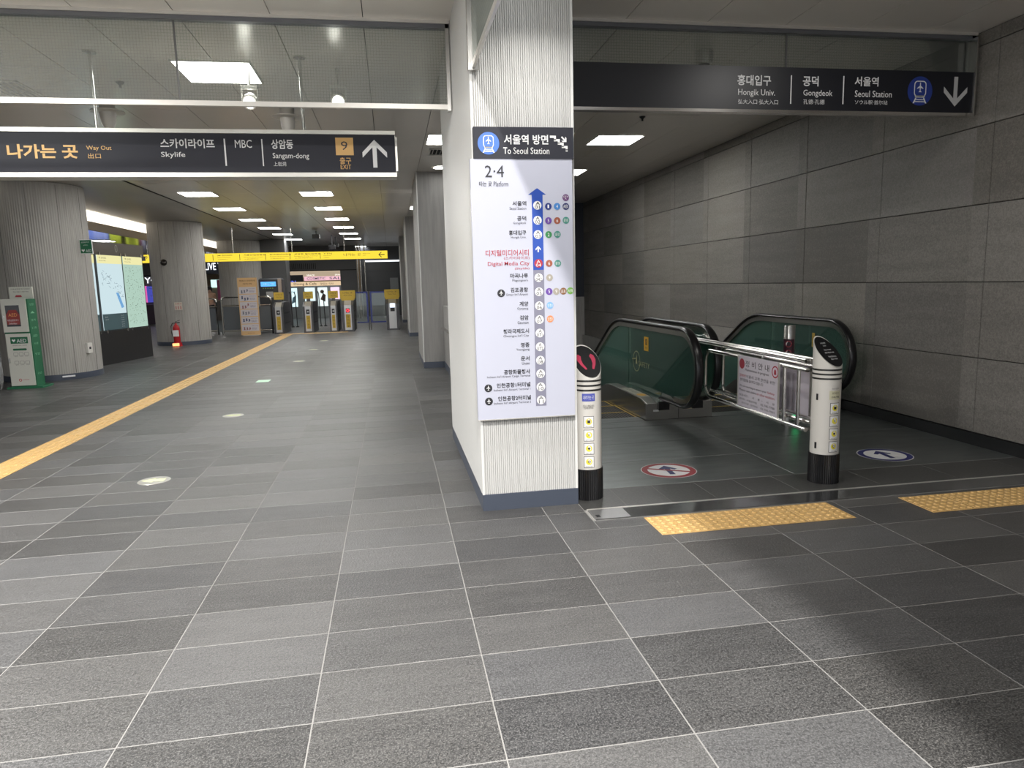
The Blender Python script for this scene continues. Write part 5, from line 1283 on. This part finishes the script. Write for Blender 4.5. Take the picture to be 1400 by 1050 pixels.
# yellow hanging sign
t = thing('yellow_sign', 'long glowing yellow exit sign hanging over the ticket gates', 'sign', (-3.5, 22.3, 2.4))
b = MB(); b.box(-7.4, -.05, 22.30, 22.42, 2.255, 2.50); b.build('light_box', mat('box_yellow', (.55, .40, .06), .5), t)
b = MB(); b.box(-7.4, -.055, 22.29, 22.30, 2.26, 2.495); q = b.build('lit_face', M_YSIGN, t)
k = MB(); yk = 22.287
for tx, x_, w_ in (('상암동', -6.9, .35), ('DMC 첨단산업센터', -5.05, .42), ('서울산업진흥원', -4.30, .62), ('한국영상자료원', -3.55, .62), ('성암로 월드컵북로', -2.84, .78), ('YTN', -1.98, .25)):
    k.text(tx, (x_, yk, 2.415), X, Z, w_, .045, .01); k.text('Sangam-dong Center', (x_, yk, 2.36), X, Z, w_*.9, .028); k.text('上岩洞中心', (x_, yk, 2.305), X, Z, w_*.7, .026)
for x_ in (-5.18, -4.42, -3.68, -2.97, -2.08): k.box(x_, x_+.014, yk, yk+.001, 2.29, 2.46)
k.text('나가는 곳', (-1.38, yk, 2.35), X, Z, .52, .085); k.text('Way Out', (-.80, yk, 2.40), X, Z, .22, .035); k.text('出口', (-.80, yk, 2.35), X, Z, .08, .035)
k.poly([(v-.0, u) for u, v in arrow_pts(.17, .20, .028)] if False else [(-.10+.0, 0)]+[], (0, 0, 0), X, Z) if False else k.poly([(-v, u) for u, v in arrow_pts(.16, .19, .024)], (-.14, yk, 2.377), X, Z)
k.text('9', (-7.05, yk, 2.37), X, Z, .06, .09)
k.build('lettering', M_INK_Y, q)
b = MB(); b.box(-7.22, -7.05, yk-.001, yk, 2.32, 2.45); b.build('dark_plate', M_INK, q)
for x_ in (-7.0, -4.6, -2.9, -1.35): b = MB(); b.cyl(x_, 22.36, 2.5, CEIL, .012, n=8); b.build('hanging_rod', M_STEEL, t)
# behind the opening: platform screen with lit posters, shop signs
t = thing('glass_partition', 'grey partition with lit poster boxes beyond the gates', 'partition', (-3.5, 34.4, 0))
b = MB(); b.box(-5.4, -1.8, 34.4, 34.5, 0, 1.50); b.build('partition_body', mat('partition_grey', (.22, .24, .25), .4), t)
for i, (x0, x1, z0, cc) in enumerate([(-4.72, -4.36, .54, (.62, .82, .85)), (-4.02, -3.55, .54, (.66, .84, .86)), (-3.42, -2.98, .54, (.72, .85, .84)), (-2.83, -2.42, .85, (.85, .62, .80))]):
    b = MB(); b.box(x0, x1, 34.385, 34.4, z0, 1.42); q = b.build('poster_box', glow('poster_%s' % 'abcd'[i], cc, 0.50), t)
    if i == 2: b = MB(); b.poly(circ(0, 0, .09, 12), (x0+.2, 34.383, 1.22), X, Z); b.poly([(-.12, 0), (.02, .3), (.14, .2), (.1, -.12)], (x0+.22, 34.383, .86), X, Z); b.build('poster_print', mat('poster_ink', (.12, .07, .06), .5), q)
    if i == 0: b = MB(); b.text('NEW', (x0+.06, 34.383, 1.2), X, Z, .22, .07); b.poly([(0, 0), (.2, .1), (.22, .4), (.06, .3)], (x0+.08, 34.383, .68), X, Z); b.build('poster_print', mat('poster_blue', (.18, .32, .42), .5), q)
t = thing('shop_front', 'bright shop front with pink blue sign band and beige ceiling behind the opening', 'shop front', (-4, 40, 0))
b = MB(); b.box(-8, -2.0, 40, 40.2, 0, 1.45); b.build('counter_wall', mat('counter', (.35, .30, .24), .5), t)
b = MB(); b.box(-8, -2.0, 39.5, 43.7, 2.28, 2.34); b.build('glowing_shop_ceiling', glow('glowing_shop_ceiling', (.62, .50, .36), 0.38), t)  # shop brightness put into a glowing ceiling colour
b = MB(); b.box(-4.65, -2.3, 39.9, 40, 1.80, 2.02); q = b.build('sign_band', glow('sign_pink', (.85, .50, .58), 0.42), t)
b = MB(); b.text('COSMETIC', (-4.5, 39.893, 1.84), X, Z, 1.0, .14, .02); b.text('SALE', (-3.3, 39.893, 1.84), X, Z, .8, .14, .02); b.build('blue_print', mat('print_blue', (.12, .2, .65), .5), q)
b = MB(); b.text('SPACE', (-4.5, 39.893, 2.05), X, Z, .42, .08, .02); b.text('SPACE', (-3.0, 39.893, 2.05), X, Z, .42, .08, .02); b.build('white_print', glow('white_letters', (1, .95, .85), 0.55), q)
b = MB(); b.box(-5.4, -2.2, 39.85, 39.95, 1.50, 1.74); q = b.build('lower_band', glow('sign_amber', (.80, .60, .38), 0.38), t)
b = MB(); b.text('Dining & Cafe', (-5.2, 39.843, 1.53), X, Z, 1.2, .17, .02); b.text('맛있는 식사', (-3.8, 39.843, 1.55), X, Z, .7, .13); b.build('dark_print', M_INK, q)
b = MB(); b.box(-6.0, -4.7, 39.88, 39.98, 1.76, 2.12); b.build('dark_board', mat('shop_dark', (.03, .035, .05), .4), t)
b = MB(); b.box(-6.2, -2.1, 40.0, 40.06, 1.98, 2.28); b.build('glowing_beige_fascia', glow('fascia_beige_glow', (.60, .48, .34), .30), t)  # glow stands in for shop light falling on the fascia
b = MB(); b.text('N/N', (-5.6, 39.87, 1.66), X, Z, .5, .16, .03); b.build('blue_letters', glow('blue_letters', (.15, .2, .9), 0.50), t)
# left shops
t = thing('shop_front', 'dark shop front with large white lit letters between the round columns', 'shop front', (-8.5, 34, 0))
b = MB(); b.box(-9.1, -5.6, 34, 34.2, 2.16, 2.86); q = b.build('fascia', mat('fascia_dark', (.03, .04, .06), .4), t)
b = MB(); b.text('OLIVE YOUNG', (-8.50, 33.97, 2.33), X, Z, 1.75, .32, .03); b.build('lit_letters', glow('letters_white', (.88, .92, 1), 0.75), q)
b = MB(); b.box(-8.9, -5.6, 33.97, 34, 2.14, 2.17); b.build('head_bar', M_BLACK, t)
for i in range(9):
    x_ = -8.1+i*.22; b = MB(); b.box(x_, x_+.12, 35.2, 35.3, .95+.1*(i % 3), 1.9); b.build('hanging_goods', mat(('goods_pink', 'goods_white', 'goods_dark')[i % 3], ((.55, .12, .25), (.6, .58, .55), (.08, .06, .07))[i % 3], .5), t)
b = MB(); b.box(-8.6, -5.8, 36.2, 36.3, 1.55, 1.92); b.build('back_light', glow('aqua_light', (.55, .85, .82), 0.55), t)
b = MB(); b.box(-8.6, -5.8, 36.25, 36.35, 0, 1.55); b.build('shelf_wall', mat('goods_shelf', (.40, .33, .24), .5), t)
b = MB(); b.box(-8.5, -6.0, 34.9, 35.1, .0, .9); b.build('goods_table', mat('goods_table', (.14, .12, .10), .5), t)
t = thing('shop_front', 'shop with round lime sign and purple poster seen beside the map stand', 'shop front', (-10.8, 34, 0))
b = MB(); b.poly(circ(0, 0, .28, 28), (-11.22, 33.95, 1.92), X, Z); d = b.build('round_sign', glow('lime_sign', (.72, .85, .08), 0.55), t)
b = MB(); b.poly(circ(0, 0, .17, 24), (-11.22, 33.945, 1.92), X, Z); b.build('sign_centre', mat('sign_centre', (.04, .10, .05), .5), d)
b = MB(); b.text('YO', (-10.86, 33.95, 1.80), X, Z, .55, .26, .04); b.build('lit_letters', glow('letters_white', (.88, .92, 1), 0.75), t)
b = MB(); b.box(-10.80, -10.1, 33.9, 33.95, .95, 1.66); q = b.build('purple_poster', glow('poster_purple', (.06, .07, .40), 0.40), t)
b = MB(); b.box(-10.93, -10.80, 33.9, 33.95, .95, 1.68); b.build('pink_strip', glow('strip_pink', (.70, .12, .42), 0.40), t)
b = MB(); b.text('EVENT', (-10.72, 33.893, 1.52), X, Z, .4, .07); b.text('50%', (-10.66, 33.893, 1.2), X, Z, .3, .06); b.build('poster_print', M_WHITE, q)
b = MB(); b.box(-11.6, -9.2, 34.0, 34.1, 0, 2.9); b.build('shop_wall', mat('shop_wall', (.16, .15, .16), .5), t)
b = MB(); b.box(-11.6, -9.2, 33.97, 34, 2.10, 2.16); b.build('head_bar', M_BLACK, t)
b = MB(); b.box(-11.0, -9.3, 33.2, 33.8, 0, .85); b.build('goods_bin', mat('goods_bin', (.06, .04, .06), .5), t)
t = thing('shop_front', 'shop with bright blue and white display behind the map stand', 'shop front', (-12.6, 33.9, 0))
b = MB(); b.box(-13.6, -11.62, 33.9, 34.0, .0, 2.6); b.build('display_wall', mat('display_wall', (.12, .12, .14), .5), t)
b = MB(); b.box(-13.5, -12.15, 33.87, 33.9, 1.0, 1.85); q = b.build('blue_display', glow('display_blue', (.16, .24, .70), .8), t)
b = MB()
for i_ in range(3): b.text('SALE  SALE', (-13.45, 33.863, 1.08+.26*i_), X, Z, 1.25, .16, .03)
b.build('lit_lettering', glow('letters_white', (.88, .92, 1), 1.5), q)
b = MB(); b.box(-12.1, -11.65, 33.87, 33.9, 1.0, 1.85); b.build('lime_display', glow('lime_sign', (.72, .85, .08), 1.1), t)
# service poles near the dark wall
for i, x_ in enumerate((-1.40, -1.27, -1.09)):
    b = MB(); b.cyl(x_, 32.0, 0, CEIL, .03, n=10); tag(b.build('steel_pole', M_STEEL, smooth=True), ('left', 'middle', 'right')[i]+' one of three tall steel poles by the dark wall', 'pole', 'three steel poles')
b = MB(); b.box(-.02, .32, 30.5, 30.9, 0, 1.75); tag(b.build('service_cabinet', mat('service_grey', (.13, .14, .14), .5)), 'grey service cabinet behind the far right ticket gate', 'cabinet')
# person between the columns
def person(x, y):
    t = thing('person', 'person with dark hair and peach shirt standing behind the left barrier', 'person', (x, y, 0))
    def skin(name, verts, edges, radii, m, par):
        me = bpy.data.meshes.new(name); me.from_pydata([(a, b_, c) for a, b_, c in verts], edges, []); me.materials.append(m)
        o = bpy.data.objects.new(name, me); COL.objects.link(o); o.parent = par
        md = o.modifiers.new('s', 'SKIN'); 
        if not me.skin_vertices: me.skin_vertices.new()
        for i, r in enumerate(radii): me.skin_vertices[0].data[i].radius = (r, r)
        me.skin_vertices[0].data[0].use_root = True
        o.modifiers.new('d', 'SUBSURF').render_levels = 1; return o
    sk_ = mat('skin', (.50, .30, .22), .5)
    V = [(0, 0, .93), (0, 0, 1.12), (0, -.01, 1.34), (0, -.01, 1.44), (0, -.02, 1.56), (.17, 0, 1.36), (.21, -.03, 1.10), (.19, -.14, .90), (-.17, 0, 1.36), (-.21, -.03, 1.10), (-.19, -.14, .90),
         (.09, 0, .88), (.10, -.02, .50), (.10, .03, .09), (.10, -.10, .04), (-.09, 0, .88), (-.10, .02, .50), (-.10, .05, .09), (-.10, -.08, .04)]
    E_ = [(0, 1), (1, 2), (2, 3), (3, 4), (2, 5), (5, 6), (6, 7), (2, 8), (8, 9), (9, 10), (0, 11), (11, 12), (12, 13), (13, 14), (0, 15), (15, 16), (16, 17), (17, 18)]
    R_ = [.13, .115, .12, .05, .085, .055, .042, .032, .055, .042, .032, .085, .06, .04, .03, .085, .06, .04, .03]
    body = skin('body', V, E_, R_, sk_, t)
    skin('shirt', [(0, 0, .95), (0, 0, 1.12), (0, -.01, 1.34), (.17, 0, 1.36), (.205, -.03, 1.16), (-.17, 0, 1.36), (-.205, -.03, 1.16), (0, -.01, 1.41)], [(0, 1), (1, 2), (2, 3), (3, 4), (2, 5), (5, 6), (2, 7)], [.15, .135, .14, .07, .058, .07, .058, .065], mat('shirt_peach', (.62, .38, .26), .7), t)
    skin('trousers', [(0, 0, .93), (.09, 0, .86), (.10, -.02, .50), (.10, .03, .12), (-.09, 0, .86), (-.10, .02, .50), (-.10, .05, .12)], [(0, 1), (1, 2), (2, 3), (0, 4), (4, 5), (5, 6)], [.145, .10, .075, .06, .10, .075, .06], mat('trousers_black', (.02, .02, .025), .7), t)
    b = MB(); b.lathe(0, .015, [(0, 1.70), (.06, 1.685), (.098, 1.63), (.102, 1.56), (.09, 1.49), (.05, 1.46)], 16)
    b.v = [(v_[0], v_[1] if v_[1] > -.02 or v_[2] > 1.62 else -.02, v_[2]) for v_ in b.v]
    h = bpy.data.meshes.new('hair'); h.from_pydata(b.v, [], b.f); h.materials.append(mat('hair_black', (.012, .010, .010), .5)); o = bpy.data.objects.new('hair', h); COL.objects.link(o); o.parent = t
    for p_ in h.polygons: p_.use_smooth = True
    return t
p_ = person(-6.72, 28.0); p_.scale = (.93, .93, .93)
